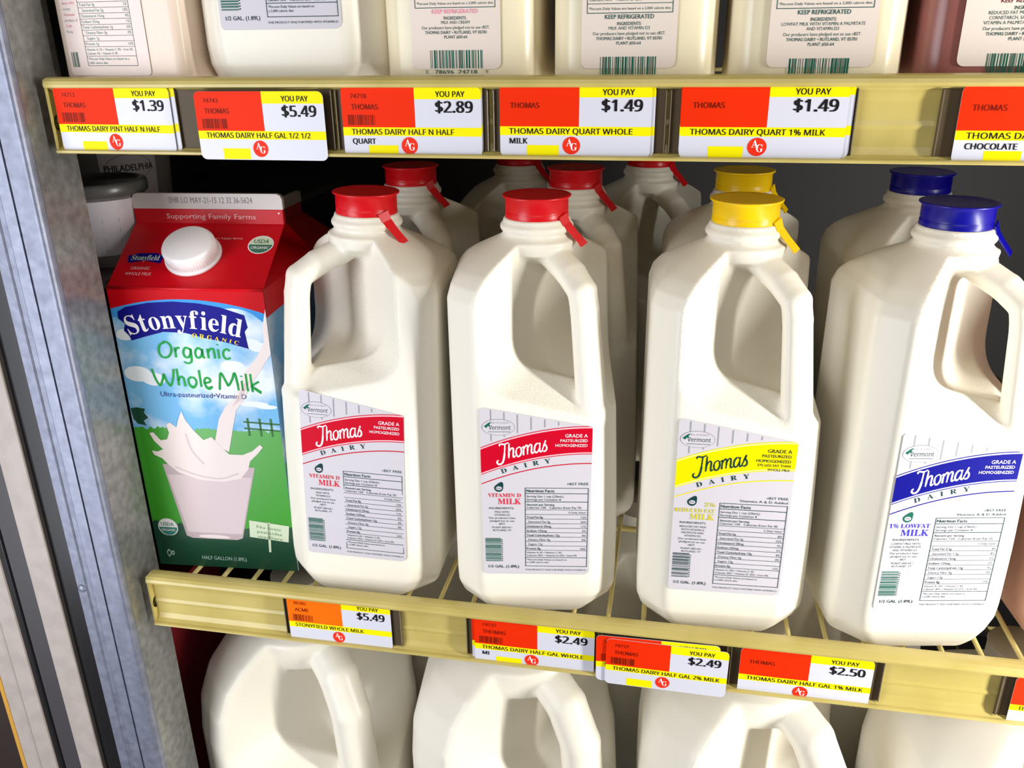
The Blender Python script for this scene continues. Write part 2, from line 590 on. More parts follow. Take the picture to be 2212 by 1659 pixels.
def door_frame():
    r = empty('door_frame', (-0.3490, -0.013, -0.76))
    tag(r, 'cooler door frame of off-white vinyl strips and black gaskets, left of the steel upright', 'door frame')
    H = 1180

    def strip(name, x0, x1, y0, y1, m_, bev=0.6):
        b = MB(); b.box(x0, x1, y0, y1, 0, H, m_, bev); return b.build(name, r)
    strip('gasket', -15, -0.2, 3, 22, BLACK_RUBBER)
    strip('vinyl_strip', -31.5, -15, -1, 22, VINYL)
    strip('gasket', -46, -31.5, 1, 22, GREY_RUBBER)
    strip('gasket', -50, -46, -0.5, 22, BLACK_RUBBER)
    w = strip('vinyl_strip', -74.5, -50, -2, 22, VINYL)
    b = MB(); b.box(-62.6, -62.0, -2.25, 0, 0, H, mat('dotted_seam', (150, 140, 130), 0.5)); b.build('seam', w)
    strip('edge_trim', -77.5, -74.5, -2.5, 22, mat('amber_edge', (196, 146, 58), 0.4))
    strip('outer_panel', -150, -77.5, 2, 22, mat('dark_brown_panel', (44, 32, 28), 0.5))


# ------------------------------------------------------------------ shelves
def shelf(zbead, label, rail_label, x1=420):
    """zbead: height of the underside of the rail's top bead, in mm"""
    r = empty('wire_shelf', (0, 0, zbead * MM))
    tag(r, label, 'shelf', 'cream wire shelves')
    prof = [(9.5, 4.2), (7, 4.9), (4, 5.1), (1.2, 4.5), (-0.4, 3.2), (-0.9, 1.6), (-0.5, 0.3), (0.6, -0.1), (3.0, -0.4),
            (4.4, -1.6), (4.9, -6), (4.9, -14), (4.3, -16), (4.9, -18), (4.9, -25), (4.0, -28.3), (1.8, -29.6), (0.1, -29.7), (-0.7, -30.2), (-0.8, -31), (-0.2, -31.5), (2, -31.6),
            (6, -30.4), (7.2, -27), (7.2, -2), (8.2, 0.5), (10, 2.2)]
    q = empty('price_rail', (0, 0, zbead * MM))
    tag(q, rail_label, 'price rail', 'cream price rails')
    b = MB(); b.extrude_x(prof, -310.5, x1, RAIL); b.build('channel', q)
    b = MB()
    b.lathe([(4.2, 0), (4.2, 1.5)], RAIL, 20, frame=Matrix.Translation((-311.0, 6.0, -17)) @ Matrix.Rotation(math.radians(90), 4, 'Y') @ Matrix.Translation((0, 0, -1)))
    b.box(-311.6, -310.5, 1.2, 8, -31, 4, RAIL); b.build('end_cap', q)
    b = MB()
    x = -2.9 - 20.7 * 14
    while x < x1 - 5:
        b.tube([(x, 6.8, -6.75), (x, 20, -6.75), (x, 470, -6.75)], 1.45, RAIL_WIRE, 8); x += 20.7
    b.build('deck_wires', r)
    b = MB()
    for y in (130, 290, 465):
        b.tube([(-309, y, -10.3), (x1 - 4, y, -10.3)], 2.1, RAIL_WIRE, 8)
    b.build('cross_wires', r)
    return r


DECK = -5.3   # height of the wire tops above the bead's underside


# ------------------------------------------------------------------ caps
def cap_mesh(part, m_, n=56):
    """press-on cap: skirt, thin flange, dished top"""
    b = MB()
    prof = [(16.9, 219.4), (17.2, 219.6), (17.2, 224), (17.0, 224.3), (17.0, 224.8), (17.2, 225.2), (17.1, 231.0), (18.1, 231.6), (18.7, 232.2), (18.7, 232.7), (18.2, 233.0), (16.0, 232.6), (12, 232.3), (0.01, 232.3)]
    b.lathe([(r, z + O) for r, z in prof], m_, n)
    return b.mesh(part)


def tab_mesh(m_, ang):
    b = MB()
    R = Matrix.Rotation(ang, 4, 'Z')
    pts = [(17.4, 1.5, 223.5), (18.3, 3.2, 219.0), (21.5, 6.5, 213.5), (24.0, 9.0, 209.6), (25.2, 10.2, 207.4)]
    hw = [3.0, 2.6, 2.2, 2.2, 2.4]
    vs = []
    for (x, y, z), w in zip(pts, hw):
        for s in (-1, 1):
            for d in (0, 0.9):
                vs.append(tuple(R @ Vector((x + d, y + s * w, z + O + s * w * 0.35))))
    fs = []
    for k in range(len(pts) - 1):
        a = 4 * k; c = a + 4
        fs += [(a, a + 2, c + 2, c), (a + 1, c + 1, c + 3, a + 3), (a, c, c + 1, a + 1), (a + 2, a + 3, c + 3, c + 2)]
    fs += [(0, 1, 3, 2), (4 * len(pts) - 4, 4 * len(pts) - 2, 4 * len(pts) - 1, 4 * len(pts) - 3)]
    b.add(vs, fs, m_)
    return b.mesh('tear_tab')


# ------------------------------------------------------------------ half-gallon jugs
def lug_mesh():
    b = MB()
    for k in range(12):
        a = math.radians(30 * k + 8)
        if k % 3 == 2: continue
        pts = [(17.4 * math.cos(a + t), 17.4 * math.sin(a + t), 211.6 + O) for t in (-0.2, -0.1, 0, 0.1, 0.2)]
        b.tube(pts, [0.6, 1.5, 1.7, 1.5, 0.6], CLEAR_NECK, 8)
    for k in range(40):
        a = 2 * math.pi * k / 40
        b.lathe([(0.75, -0.6), (0.75, 0.3), (0.35, 0.8)], CLEAR_NECK, 8, frame=Matrix.Translation((17.9 * math.cos(a), 17.9 * math.sin(a), 218.6 + O)))
    return b.mesh('neck_ring')


NUTR = {
    'red': ('Calories 150   Calories from Fat 70', ['Total Fat 8g|12%', ' Saturated Fat 5g|25%', 'Cholesterol 35mg|11%', 'Sodium 125mg|5%', 'Total Carbohydrate 12g|4%', ' Dietary Fiber 0g|0%', ' Sugars 12g|', 'Protein 8g|16%'], 'Vitamin A 6% • Vitamin C 4%', 'Calcium 30% • Vitamin D 25% • Iron 0%'),
    'yellow': ('Calories 130   Calories from Fat 45', ['Total Fat 5g|8%', ' Saturated Fat 3g|15%', 'Cholesterol 20mg|7%', 'Sodium 125mg|5%', 'Total Carbohydrate 13g|4%', ' Dietary Fiber 0g|0%', ' Sugars 12g|', 'Protein 8g|17%'], 'Vitamin A 10% • Vitamin C 4%', 'Calcium 30% • Vitamin D 25% • Iron 0%'),
    'blue': ('Calories 110   Calories from Fat 25', ['Total Fat 2.5g|4%', ' Saturated Fat 1.5g|8%', 'Cholesterol 15mg|5%', 'Sodium 125mg|5%', 'Total Carbohydrate 13g|4%', ' Dietary Fiber 0g|0%', ' Sugars 12g|', 'Protein 8g|17%'], 'Vitamin A 10% • Vitamin C 4%', 'Calcium 30% • Vitamin D 25% • Iron 0%'),
}
INGR = {'red': ['MILK WITH', 'VITAMIN D3'], 'yellow': ['REDUCED FAT MILK', 'WITH VITAMIN A', 'PALMITATE AND', 'VITAMIN D3'], 'blue': ['LOWFAT MILK WITH', 'VITAMIN A PALMITATE', 'AND VITAMIN D3']}
BAND = {'red': (198, 8, 38), 'yellow': (236, 216, 0), 'blue': (2, 2, 128)}


def script_thomas(P, x, y, s, m_, kx=0.9):
    """hand-drawn pen lettering, s = mm per unit; drawn on a slope"""
    sl = 0.235

    def st(pts, w=0.95):
        P.stroke([(x + s * kx * px, y + s * (py + sl * kx * px)) for px, py in pts], [w * s * k for k in (0.7, 1, 1, 1, 0.7)], m_, 4)
    st([(2.2, 9.0), (1.8, 9.8), (3, 10.2), (5, 9.6), (7.6, 10.2)])
    st([(5.4, 9.6), (5.2, 6), (4.8, 1.5), (3.8, -1.6), (2.2, -2.6), (0.6, -1.8), (0.3, -0.3), (1.2, 0.2)], 1.1)
    st([(8.0, 9.6), (7.9, 5), (7.7, 0.2)], 1.0)
    st([(7.8, 3.6), (9.2, 6.0), (10.4, 6.0), (10.7, 4.6), (10.6, 1.0), (11.2, 0.2), (12.0, 1.0)])
    st([(14.4, 6.0), (12.7, 5.0), (12.4, 2.4), (13.4, 0.2), (15.0, 0.6), (15.8, 3.0), (15.2, 5.4), (14.2, 6.1)])
    st([(15.8, 5.0), (17.2, 5.6)], 0.7)
    st([(17.2, 6.0), (17.1, 0.2)], 1.0)
    st([(17.2, 3.8), (18.6, 6.0), (19.6, 5.6), (19.7, 3.5), (19.6, 0.2)])
    st([(19.7, 3.8), (21.0, 6.0), (22.1, 5.6), (22.2, 3.5), (22.2, 1.0), (22.9, 0.2), (23.7, 1.0)])
    st([(27.4, 5.0), (26.0, 6.0), (24.5, 4.8), (24.0, 2.2), (24.8, 0.3), (26.2, 0.8), (27.3, 3.2)])
    st([(27.6, 6.0), (27.3, 3.0), (27.4, 0.8), (28.2, 0.2), (29.2, 1.4)])
    st([(29.0, 1.4), (30.6, 5.4), (31.0, 6.8)]); st([(31.0, 6.4), (30.6, 4.6), (31.6, 2.8), (31.6, 0.8), (30.2, 0.0), (29.0, 0.8)])


def thomas_label(P, kind):
    """half-gallon label, 61 wide, 106 tall on the left and 95 on the right"""
    Wd = 61.0
    ytop = lambda x: 106 - 11.5 * x / Wd
    pts = [(2, 0), (Wd - 3, 0), (Wd - 1, 0.9), (Wd, 3), (Wd, 19.2), (Wd, 92.5), (Wd - 0.8, 94.6), (Wd - 2.6, ytop(Wd - 2.6)), (3, ytop(3)), (1, ytop(1) - .6), (0, ytop(0) - 2), (0, 19.2), (0, 2), (0.6, 0.6)]
    P.poly([p for p in pts if p[1] <= 19.2], PAPER, 0); P.poly([p for p in pts if p[1] >= 19.2], PAPER, 0)
    bc = ink('band_' + kind, BAND[kind]); thin = ink('band_' + kind, BAND[kind])
    lite = ink('lite_' + kind, {'red': (250, 190, 200), 'yellow': (250, 238, 150), 'blue': (214, 210, 244)}[kind])
    tx = {'red': I_WHITE, 'yellow': I_TEAL, 'blue': I_WHITE}[kind]
    cur = lambda x: 13.2 * (1 - (1 - x / Wd) ** 2.0)

    def ribbon(y0, y1, m_, layer):
        n = 20
        xs = [Wd * i / n for i in range(n + 1)]
        vs = [(x, y0 + cur(x)) for x in xs] + [(x, min(y1 + cur(x), ytop(x) - 0.1)) for x in xs]
        P._add(vs, [(i, i + 1, n + 2 + i, n + 1 + i) for i in range(n)], m_, layer)
    for i, x in enumerate((6, 13.2, 20.4, 27.8, 35.2, 42.6, 49.8)):
        yb = 82.6 + cur(x) + 0.6
        if yb < ytop(x) - 0.8: P.rect(x - 0.38, yb, x + 0.38, ytop(x) - 0.6, I_GREY, 1)
    ribbon(81.3, 81.8, thin, 2); ribbon(80.5, 81.3, lite, 2); ribbon(66.0, 80.5, bc, 2); ribbon(64.8, 65.3, thin, 2); ribbon(65.3, 66.0, lite, 2); ribbon(58.9, 59.5, thin, 2)
    P.disc(10, 94, 9.0, 4.9, I_GREY, 2); P.disc(10, 94, 8.7, 4.6, PAPER, 3)
    P.poly([(2.2, 94.6), (4.6, 96.6), (6.4, 97.4), (5.2, 95.6), (6.2, 94.6), (4.4, 94.8), (3.6, 93.6)], I_GREEN, 4)
    P.text('SEAL OF QUALITY', 11, 96.3, 0.75, I_GREY, 'c', 4, width=10)
    P.text('Vermont', 10.8, 92.6, 2.5, I_TEAL, 'c', 4, width=12, font=F_MATH)
    P.rect(4.5, 91.2, 16.6, 91.45, I_TEAL, 4)
    script_thomas(P, 8.8, 73.6, 0.96, tx)
    yr = 91.2
    for s_, c_ in [('GRADE A', 2.0), ('PASTEURIZED', 1.65), ('HOMOGENIZED', 1.65)] + ([('37% LESS FAT THAN', 1.3), ('WHOLE MILK', 1.3)] if kind == 'yellow' else []):
        yr -= c_ * 0.5
        P.text(s_, 58.4, yr - c_, c_, tx, 'r', 4, bold=0.01); yr -= c_ + 0.9
        yr += c_ * 0.5 * 0.6
    P.arc_text('D A I R Y', 11.5, 38.5, lambda x: 61.2 + cur(x), 2.7, I_TEAL, 3, ser=True, gap=0.1)
    # dark drop emblem
    P.poly([(9.6 + 2.5 * math.cos(t) * (1 if math.sin(t) < 0.2 else 1.0) + (1.6 * max(0, math.sin(t)) ** 2), 56.9 + 2.6 * math.sin(t) + (1.0 * max(0, math.sin(t)) ** 4)) for t in [2 * math.pi * i / 28 for i in range(28)]], I_GREEN if kind == 'blue' else I_TEAL, 3)
    P.disc(9.7, 56.6, 1.7, 1.2, PAPER, 4); P.text('REAL', 9.7, 56.2, 0.8, I_TEAL, 'c', 5)
    dk = ink('name_' + kind, {'red': (222, 40, 62), 'yellow': (206, 196, 20), 'blue': (60, 52, 190)}[kind])
    if kind == 'red':
        P.text('VITAMIN D', 22, 51.0, 2.3, dk, 'r', 3, width=18.5, ser=True); P.text('MILK', 22, 46.4, 3.6, dk, 'r', 3, width=13, ser=True)
    elif kind == 'yellow':
        P.text('2%', 22, 54.2, 2.4, dk, 'r', 3, width=5.6, ser=True)
        P.text('REDUCED FAT', 22, 50.4, 2.3, dk, 'r', 3, width=21.4, ser=True); P.text('MILK', 22, 46.0, 3.6, dk, 'r', 3, width=13, ser=True)
    else:
        P.text('1% LOWFAT', 22, 51.0, 2.4, dk, 'r', 3, width=21, ser=True); P.text('MILK', 22, 46.2, 3.8, dk, 'r', 3, width=14.5, ser=True)
    y = 43.2
    P.text('INGREDIENTS:', 11, y, 1.25, I_TEAL, 'c', 3, width=14); y -= 2.4
    for s_ in INGR[kind]:
        P.text(s_, 11.2, y, 1.15, I_TEAL, 'c', 3, sx=0.95); y -= 1.95
    for s_ in ('Our producers have', 'pledged not to use', 'rBST.'):
        P.text(s_, 11.2, y, 1.2, I_TEAL, 'c', 3, sx=1.05); y -= 1.95
    y -= 0.3
    for s_ in ('PLANT #50-64 •', 'RUTLAND, VT'):
        P.text(s_, 11.2, y, 1.15, I_TEAL, 'c', 3); y -= 1.9
    bar = {'red': I_GREEN, 'yellow': I_TEAL, 'blue': I_GREEN}[kind]
    P.barcode(1.4, 8.6, 10.4, 24.2, bar, {'red': 3, 'yellow': 5, 'blue': 8}[kind], False, 3, 26)
    for k in range(12):
        P.rect(10.6, 9.0 + k * 1.25, 11.3, 9.55 + k * 1.25, I_TEAL, 3)
    P.text('1/2 GAL. (1.89L)', 3.0, 4.3, 1.75, I_TEAL, 'l', 3, width=17.5, bold=0.012)
    # nutrition table
    x0, x1, y0, y1 = 24.2, 59.6, 5.4, 57.0
    if kind == 'red':
        P.text('rBST FREE', 59.4, 58.8, 1.5, I_TEAL, 'r', 3, width=11.5)
    else:
        P.text('rBST FREE', 59.4, 60.6, 1.4, I_TEAL, 'r', 3, width=11); P.text('Vitamins A & D Added', 59.4, 58.2, 1.35, I_TEAL, 'r', 3, width=25)
    for a in ((x0, y0, x1, y0 + .3), (x0, y1 - .3, x1, y1), (x0, y0, x0 + .3, y1), (x1 - .3, y0, x1, y1)):
        P.rect(*a, I_TEAL, 3)
    cal, rows, v1, v2 = NUTR[kind]
    tw = lambda s_, y_, c_=1.3, **k: P.text(s_, x0 + 0.9 + (0.9 if s_.startswith(' ') else 0), y_, c_, I_TEAL, 'l', 3, **k)
    ln = lambda y_, h=.22: P.rect(x0, y_, x1, y_ + h, I_TEAL, 3)
    tw('Nutrition Facts', 54.2, 1.75, bold=0.02); ln(53.2, .35)
    tw('Serving Size 1 cup (236mL)', 50.9); tw('Servings per Container 8', 48.9); ln(47.9, .35)
    tw('Amount per Serving', 45.6, bold=0.012); tw(cal, 43.7, sx=1.12); ln(42.8)
    P.text('% Daily Value*', x1 - 1, 40.7, 1.15, I_TEAL, 'r', 3); ln(39.8)
    y = 39.8
    for rw in rows:
        a, c = rw.split('|')
        tw(a, y - 2.35, 1.3, bold=0.0 if a[0] == ' ' else 0.008)
        if c: P.text(c, x1 - 1, y - 2.35, 1.3, I_TEAL, 'r', 3)
        y -= 2.95; ln(y)
    tw(v1, y - 2.0, 1.15); tw(v2, y - 3.9, 1.15, sx=1.05); ln(y - 4.9, .3)
    tw('*Percent Daily Values are based on', y - 6.8, 1.1); tw('a 2,000 calorie diet.', y - 8.6, 1.1)
    P.text('THIS PRODUCT WAS FORTIFIED WITH VITAMIN D', x0, 2.6, 0.95, I_TEAL, 'l', 3, width=35)


# ------------------------------------------------------------------ price tags
def tag_print(P, price, name, name2='', code='', brand='THOMAS', bars=True, box=True, red=I_RED, Wt=66.0, name_w=None, badge=31.8):
    H = 31.75
    P.rrect(0, 0, Wt, H, 2.8, TAG_PAPER, 0)
    P.rrect(0, 13.6, 35, H, 2.8, red, 1, (0, 0, 0, 1))
    P.rrect(35, 26.2, Wt, H, 2.8, I_YEL, 1, (0, 0, 1, 0))
    P.rect(0, 9.7, Wt, 13.6, I_YEL, 1)
    P.text('YOU PAY', 51.8, 27.2, 2.5, I_BLK, 'c', 2, width=13.5, bold=0.035, font=F_MATH)
    P.text(price, 62, 20.3, 5.0, I_BLK, 'r', 2, width=17.0, bold=0.06, font=F_MATH)
    P.text(name, 4.2, 10.35, 2.45, I_BLK, 'l', 2, width=name_w, bold=0.03, font=F_MATH)
    if name2: P.text(name2, 4.4, 6.0, 2.45, I_BLK, 'l', 2, bold=0.05, font=F_MATH)
    if box: P.rect(12, 0.3, 26.2, 5.4, I_YEL, 1)
    P.disc(badge, 5.3, 3.9, 3.9, I_AG, 2)
    P.text('A', badge - 0.9, 5.1, 3.2, I_WHITE, 'c', 3, ser=True, sx=0.85); P.text('G', badge + 1.1, 3.2, 3.2, I_WHITE, 'c', 4, ser=True, sx=0.85)
    if code: P.text(code, 4.6, 26.6, 2.0, I_DKRED, 'l', 2, bold=0.03, font=F_MATH)
    P.text(brand, 4.8, 21.6, 2.4, I_DKRED, 'l', 2, width=12.8 if brand == 'THOMAS' else None, bold=0.04, font=F_MATH)
    if bars: P.barcode(2.8, 14.6, 15.8, 19.2, I_DKRED, len(name), True, 2, 22)


def card(P, Wt, H=31.75, th=0.35):
    """the cardboard behind the print"""
    r = 2.8; pts = []
    for cx, cy, a in ((r, r, 180), (Wt - r, r, 270), (Wt - r, H - r, 0), (r, H - r, 90)):
        pts += [(cx + r * math.cos(math.radians(a + t)), cy + r * math.sin(math.radians(a + t))) for t in (0, 22, 45, 68, 90)]
    n = len(pts)
    vs = [P.fn(x, y, -0.02) for x, y in pts] + [P.fn(x, y, -th) for x, y in pts]
    P.b.add(vs, [(n + i, n + (i + 1) % n, (i + 1) % n, i) for i in range(n)] + [tuple(range(n, 2 * n))[::-1], tuple(range(n))], TAG_PAPER)


def price_tag(x, y, z, label, group, roll=0.0, tilt=0.0, scale=1.0, **k):
    """x, z: lower-left corner of the tag, y: its plane (mm)"""
    r = empty('price_tag', (x * MM, y * MM, z * MM), (math.radians(tilt), math.radians(-roll), 0))
    r.scale = (scale, 1, 1)
    P = Print(lambda a, b, h: (a, -h - 0.02, b))
    card(P, 66.0); tag_print(P, **k)
    o = P.build('price_tag')
    o.matrix_world = r.matrix_basis; o.location = r.location; o.rotation_euler = r.rotation_euler; o.scale = r.scale
    bpy.data.objects.remove(r)
    return tag(o, label, 'price tag', group)


def holder(x0, x1, zbead, label, y=3.2):
    r = empty('tag_holder', (x0 * MM, y * MM, (zbead - 28.6) * MM))
    tag(r, label, 'tag holder', 'clear tag holders in the rails')
    w = x1 - x0
    b = MB(); b.box(0, w, 0, 0.9, 0, 27.6, HOLDER, 0.2); b.build('back_plate', r)
    for a in (0.2, w - 0.7):
        b = MB(); b.box(a, a + 0.5, -1.4, 0.0, 0.3, 27.2, HOLDER_EDGE, 0.15); b.build('edge_rib', r)
    return r


# ------------------------------------------------------------------ bottles on the top shelf
def square_bottle_mesh(a, H, m_, name='body', rc=16.0):
    zs = [(0, 0.86), (1.2, 0.93), (4, 0.985), (8, 1.0), (H * 0.68, 1.0), (H * 0.76, 0.93), (H * 0.84, 0.74), (H * 0.9, 0.52), (H * 0.94, 0.42), (H, 0.42)]
    b = MB(); n = 64; vs = []
    for z, s in zs:
        for i in range(n):
            t = 2 * math.pi * i / n
            k = max(0.0, min(1.0, (z / H - 0.7) / 0.22))
            hx = a * s
            r_ = rc + (hx - rc) * k if hx > rc else hx
            # rounded square by ray marching the support
            c, sn = math.cos(t), math.sin(t)
            px, py = max(-(hx - r_), min(hx - r_, c * hx * 1.5)), max(-(hx - r_), min(hx - r_, sn * hx * 1.5))
            vs.append((px + r_ * c, py + r_ * sn, z))
    fs = []
    for j in range(len(zs) - 1):
        for i in range(n):
            fs.append((j * n + i, j * n + (i + 1) % n, (j + 1) * n + (i + 1) % n, (j + 1) * n + i))
    fs.append(tuple(range(n))[::-1]); fs.append(tuple((len(zs) - 1) * n + i for i in range(n)))
    b.add(vs, fs, m_, True)
    return b


def quart_label(P, kind, Wd, dy):
    H = 70
    P.rrect(0, 0, Wd, H, 3.0, mat('quart_label_paper', (234, 219, 207), 0.4), 0)
    kc = {'cream': ink('pink', (244, 150, 178)), 'whole': I_QT, 'low': I_QT, 'choc': ink('maroon', (110, 34, 40))}[kind]
    c = Wd / 2
    T = lambda s_, y, cap, m_=I_QT, w=None, bold=0.0: P.text(s_, c, y + dy, cap, m_, 'c', 2, width=w, bold=bold)
    P.rect(2.2, 26.2 + dy, Wd - 2.2, 26.5 + dy, I_QT, 2); P.rect(2.2, 26.2 + dy, 2.5, 60, I_QT, 2); P.rect(Wd - 2.5, 26.2 + dy, Wd - 2.2, 60, I_QT, 2)
    T('*Percent Daily Values are based on a 2,000 calorie diet.', 27.6, 1.05, w=Wd - 6)
    P.rect(2.2, 30.0 + dy, Wd - 2.2, 30.25 + dy, I_QT, 2)
    P.text('Calcium 30% • Vitamin D 25%', 3.2, 31.2 + dy, 1.3, I_QT, 'l', 2); P.text('Vitamin A 6% • Vitamin C 4%', 3.2, 33.8 + dy, 1.3, I_QT, 'l', 2)
    T('KEEP REFRIGERATED', 23.9, 1.75, kc, 21.5, bold=0.018)
    T('INGREDIENTS:', 21.3, 1.35, w=10.6, bold=0.006)
    ing = {'cream': ['MILK AND CREAM'], 'whole': ['MILK AND VITAMIN D3'], 'low': ['LOWFAT MILK WITH VITAMIN A PALMITATE', 'AND VITAMIN D3'],
           'choc': ['REDUCED FAT MILK, SUGAR, COCOA,', 'CORNSTARCH, SALT, CARRAGEENAN,', 'VITAMIN A PALMITATE AND VITAMIN D3']}[kind]
    y = 19.5
    for s_ in ing:
        T(s_, y, 1.3, w=min(Wd - 5, len(s_) * 0.95)); y -= 1.9
    y -= 0.3
    T('Our producers have pledged not to use rBST.', y, 1.3, w=32); y -= 2.05
    T('THOMAS DAIRY • RUTLAND, VT 05701', y, 1.3, w=29, bold=0.01); y -= 1.95
    T('PLANT #50-64', y, 1.3, w=10.8, bold=0.006)
    yb = y - 2.6
    P.barcode(c - 12.4, 1.6 + min(dy, 0) * 0 + (y - 14.5) + dy, c + 12.4, yb - 2.4 + dy, I_GREEN, {'cream': 4, 'whole': 6, 'low': 9, 'choc': 2}[kind], True, 2, 30)
    yd = y - 13.4 + dy - 1.2
    dg = {'cream': ('0', '78696', '74718', '9'), 'whole': ('0', '78696', '74703', '5'), 'low': ('0', '78696', '74739', '6'), 'choc': ('0', '78696', '74707', '4')}[kind]
    for s_, x_, w_ in ((dg[0], c - 14.5, 1.0), (dg[1], c - 6, 9), (dg[2], c + 5.2, 9), (dg[3], c + 14.2, 1.0)):
        P.text(s_, x_, yd - 0.6, 1.6, I_QT, 'c', 2, width=w_)


# ------------------------------------------------------------------ half-gallon carton
def carton_art(P, w):
    """front panel art; x from 0 to w, y from 0 (bottom) to 184 (fold)"""
    U = lambda px, py: ((px + 0.0), py)
    SKY = mat('print_sky', (120, 186, 232), 0.44, spec=0.15, noise=(26, (236, 243, 250), 0.46, 0.62))
    GRASS = mat('print_grass', (62, 158, 40), 0.44, spec=0.15, noise=(90, (98, 190, 40), 0.35, 0.7))
    DKGRASS = mat('print_dark_grass', (26, 74, 52), 0.44, spec=0.15, noise=(60, (44, 100, 60), 0.4, 0.7))
    SKYTOP = ink('sky_top', (64, 150, 222), 0.44)
    MILK = mat('print_milk', (240, 226, 222), 0.44, spec=0.15); MILK2 = mat('print_milk_shade', (214, 196, 196), 0.44)
    GLASS = mat('print_glass', (196, 176, 180), 0.44)
    LOZ = ink('navy', (20, 18, 130), 0.42); GRN = ink('leaf_green', (40, 160, 70), 0.44); RED = ink('carton_red', (196, 4, 20), 0.42)
    y_red = lambda x: 165 + 9.5 * (1 - ((x - 0.48 * w) / (0.5 * w)) ** 2)
    n = 24; xs = [w * i / n for i in range(n + 1)]
    P.rect(0, 0, w, 184, SKY, 0)
    P.poly([(x, y_red(x)) for x in xs] + [(w, 184), (0, 184)], RED, 2)
    P.poly([(x, y_red(x) - 5 - 3.0 * math.sin(x * .15)) for x in xs] + [(x, y_red(x)) for x in xs[::-1]], SKYTOP, 1)
    rnd = random.Random(3)
    gl = []
    for i in range(61):
        x = w * i / 60; gl.append((x, 74 + rnd.uniform(-0.4, 2.0)))
    P.poly([(0, 0), (w, 0)] + gl[::-1], GRASS, 1)
    gl = []
    for i in range(41):
        x = w * i / 40; gl.append((x, 20 + 5 * abs(x / w - .5) + rnd.uniform(-1, 1.6)))
    P.poly([(0, 0), (w, 0)] + gl[::-1], DKGRASS, 2)
    # tree at the left edge
    P.poly([(0.5, 88), (4, 90), (9, 88), (8, 84), (10, 81), (7, 79), (8, 76), (3, 77), (1, 80)], DKGRASS, 2)
    # clouds
    cl = ink('cloud', (238, 244, 250), 0.44); ci_ = 0
    for cx, cy, rx, ry in ((w * .86, 147, 7, 3.2), (w * .93, 144, 6, 3), (w * .74, 131, 7, 4), (w * .80, 128, 6, 3), (w * .10, 124, 8, 5), (w * .2, 121, 7, 4), (w * .84, 104, 9, 5), (w * .93, 99, 6, 4), (w * .06, 150, 5, 4)):
        P.disc(cx, cy, rx, ry, cl, 1.1 + 0.06 * ci_, 20); ci_ += 1
    # fence
    fg = ink('fence_green', (70, 120, 74), 0.44)
    for fx in (w - 19, w - 12, w - 5.5):
        P.rect(fx, 72, fx + 1.2, 83, fg, 3)
    for fy in (75.5, 79.5):
        P.poly([(w - 21, fy + .6), (w, fy - .4), (w, fy + .6), (w - 21, fy + 1.6)], fg, 3)
    # stream pouring from the upper right corner
    P.poly([(w, 168), (w - 2.5, 158), (w - 3, 148), (w - 8, 138), (w - 17, 126), (w - 24, 113), (w - 30, 98), (w - 35, 82), (w - 40, 66), (w - 32, 62), (w - 28, 75), (w - 24, 92), (w - 20, 106), (w - 13, 120), (w - 5, 132), (w, 140)], MILK, 4)
    P.poly([(w - 26, 98), (w - 20, 112), (w - 14, 122), (w - 17, 120), (w - 24, 107)], MILK2, 5)
    # glass
    c = w * 0.47
    P.poly([(c - 27.5, 53), (c + 28, 53), (c + 14.5, 13), (c + 11, 10.5), (c - 17, 10.5), (c - 20.5, 13)], GLASS, 3)
    P.poly([(c - 25.4, 48), (c + 25.4, 48), (c + 14.5, 16), (c - 19, 16)], ink('glass_milk', (222, 204, 206), 0.44), 4)
    P.disc(c - 3, 13, 10, 1.6, MILK, 5, 20)
    # crown splash
    P.poly([(c - 24, 53), (c - 27, 56.5), (c - 31.5, 58.5), (c - 32.5, 61), (c - 29, 60.5), (c - 25.5, 62), (c - 30, 67), (c - 32, 71.5), (c - 29.5, 72), (c - 26, 67.5), (c - 22, 68), (c - 20, 72), (c - 21, 77), (c - 18.5, 78.5), (c - 15, 75.5), (c - 13, 81), (c - 10.5, 86), (c - 9, 80.5), (c - 5, 74), (c, 68.5), (c + 5, 70.5), (c + 9, 66), (c + 14, 60.5), (c + 22, 60.5), (c + 28, 63), (c + 33, 67), (c + 34.5, 65.5), (c + 31, 61.5), (c + 26, 57), (c + 24, 52), (c + 19, 47.5), (c + 8, 45.5), (c - 6, 46), (c - 18, 49)], MILK, 5)
    P.stroke([(c - 20, 52), (c - 8, 48.5), (c + 6, 47), (c + 18, 50)], 0.7, MILK2, 6)
    P.stroke([(c - 10, 72), (c - 8, 62), (c - 2, 54)], 1.2, MILK2, 6)
    # brand lozenge
    P.poly([(4, 164), (9, 167.5), (22, 171.2), (36, 172.6), (50, 171.6), (62, 168.8), (75, 163.5), (76, 156.5), (74, 154), (75, 142.8), (63, 146.4), (52, 149.4), (40, 152.6), (28, 152.8), (18, 150), (9, 146), (8, 150), (5.5, 153), (7, 157), (3.5, 160)], LOZ, 3)
    P.arc_text('Stonyfield', 8.5, 71.5, lambda x: 149.6 + 5.6 * (1 - ((x - 40) / 34) ** 2), 10.6, I_WHITE, 5, ser=True, gap=0.03)
    P.arc_text('ORGANIC', 44, 69.5, lambda x: 143.4 + 6.2 * (1 - ((x - 40) / 34) ** 2), 2.9, ink('gold', (250, 214, 30)), 5, ser=True, gap=0.22)
    # hand-drawn name
    A = lambda ox, oy, s, pts, wd=1.25: P.stroke([(ox + s * a, oy + s * b) for a, b in pts], wd, GRN, 5)
    x, y, s = 23.5, 136.5, 1.0
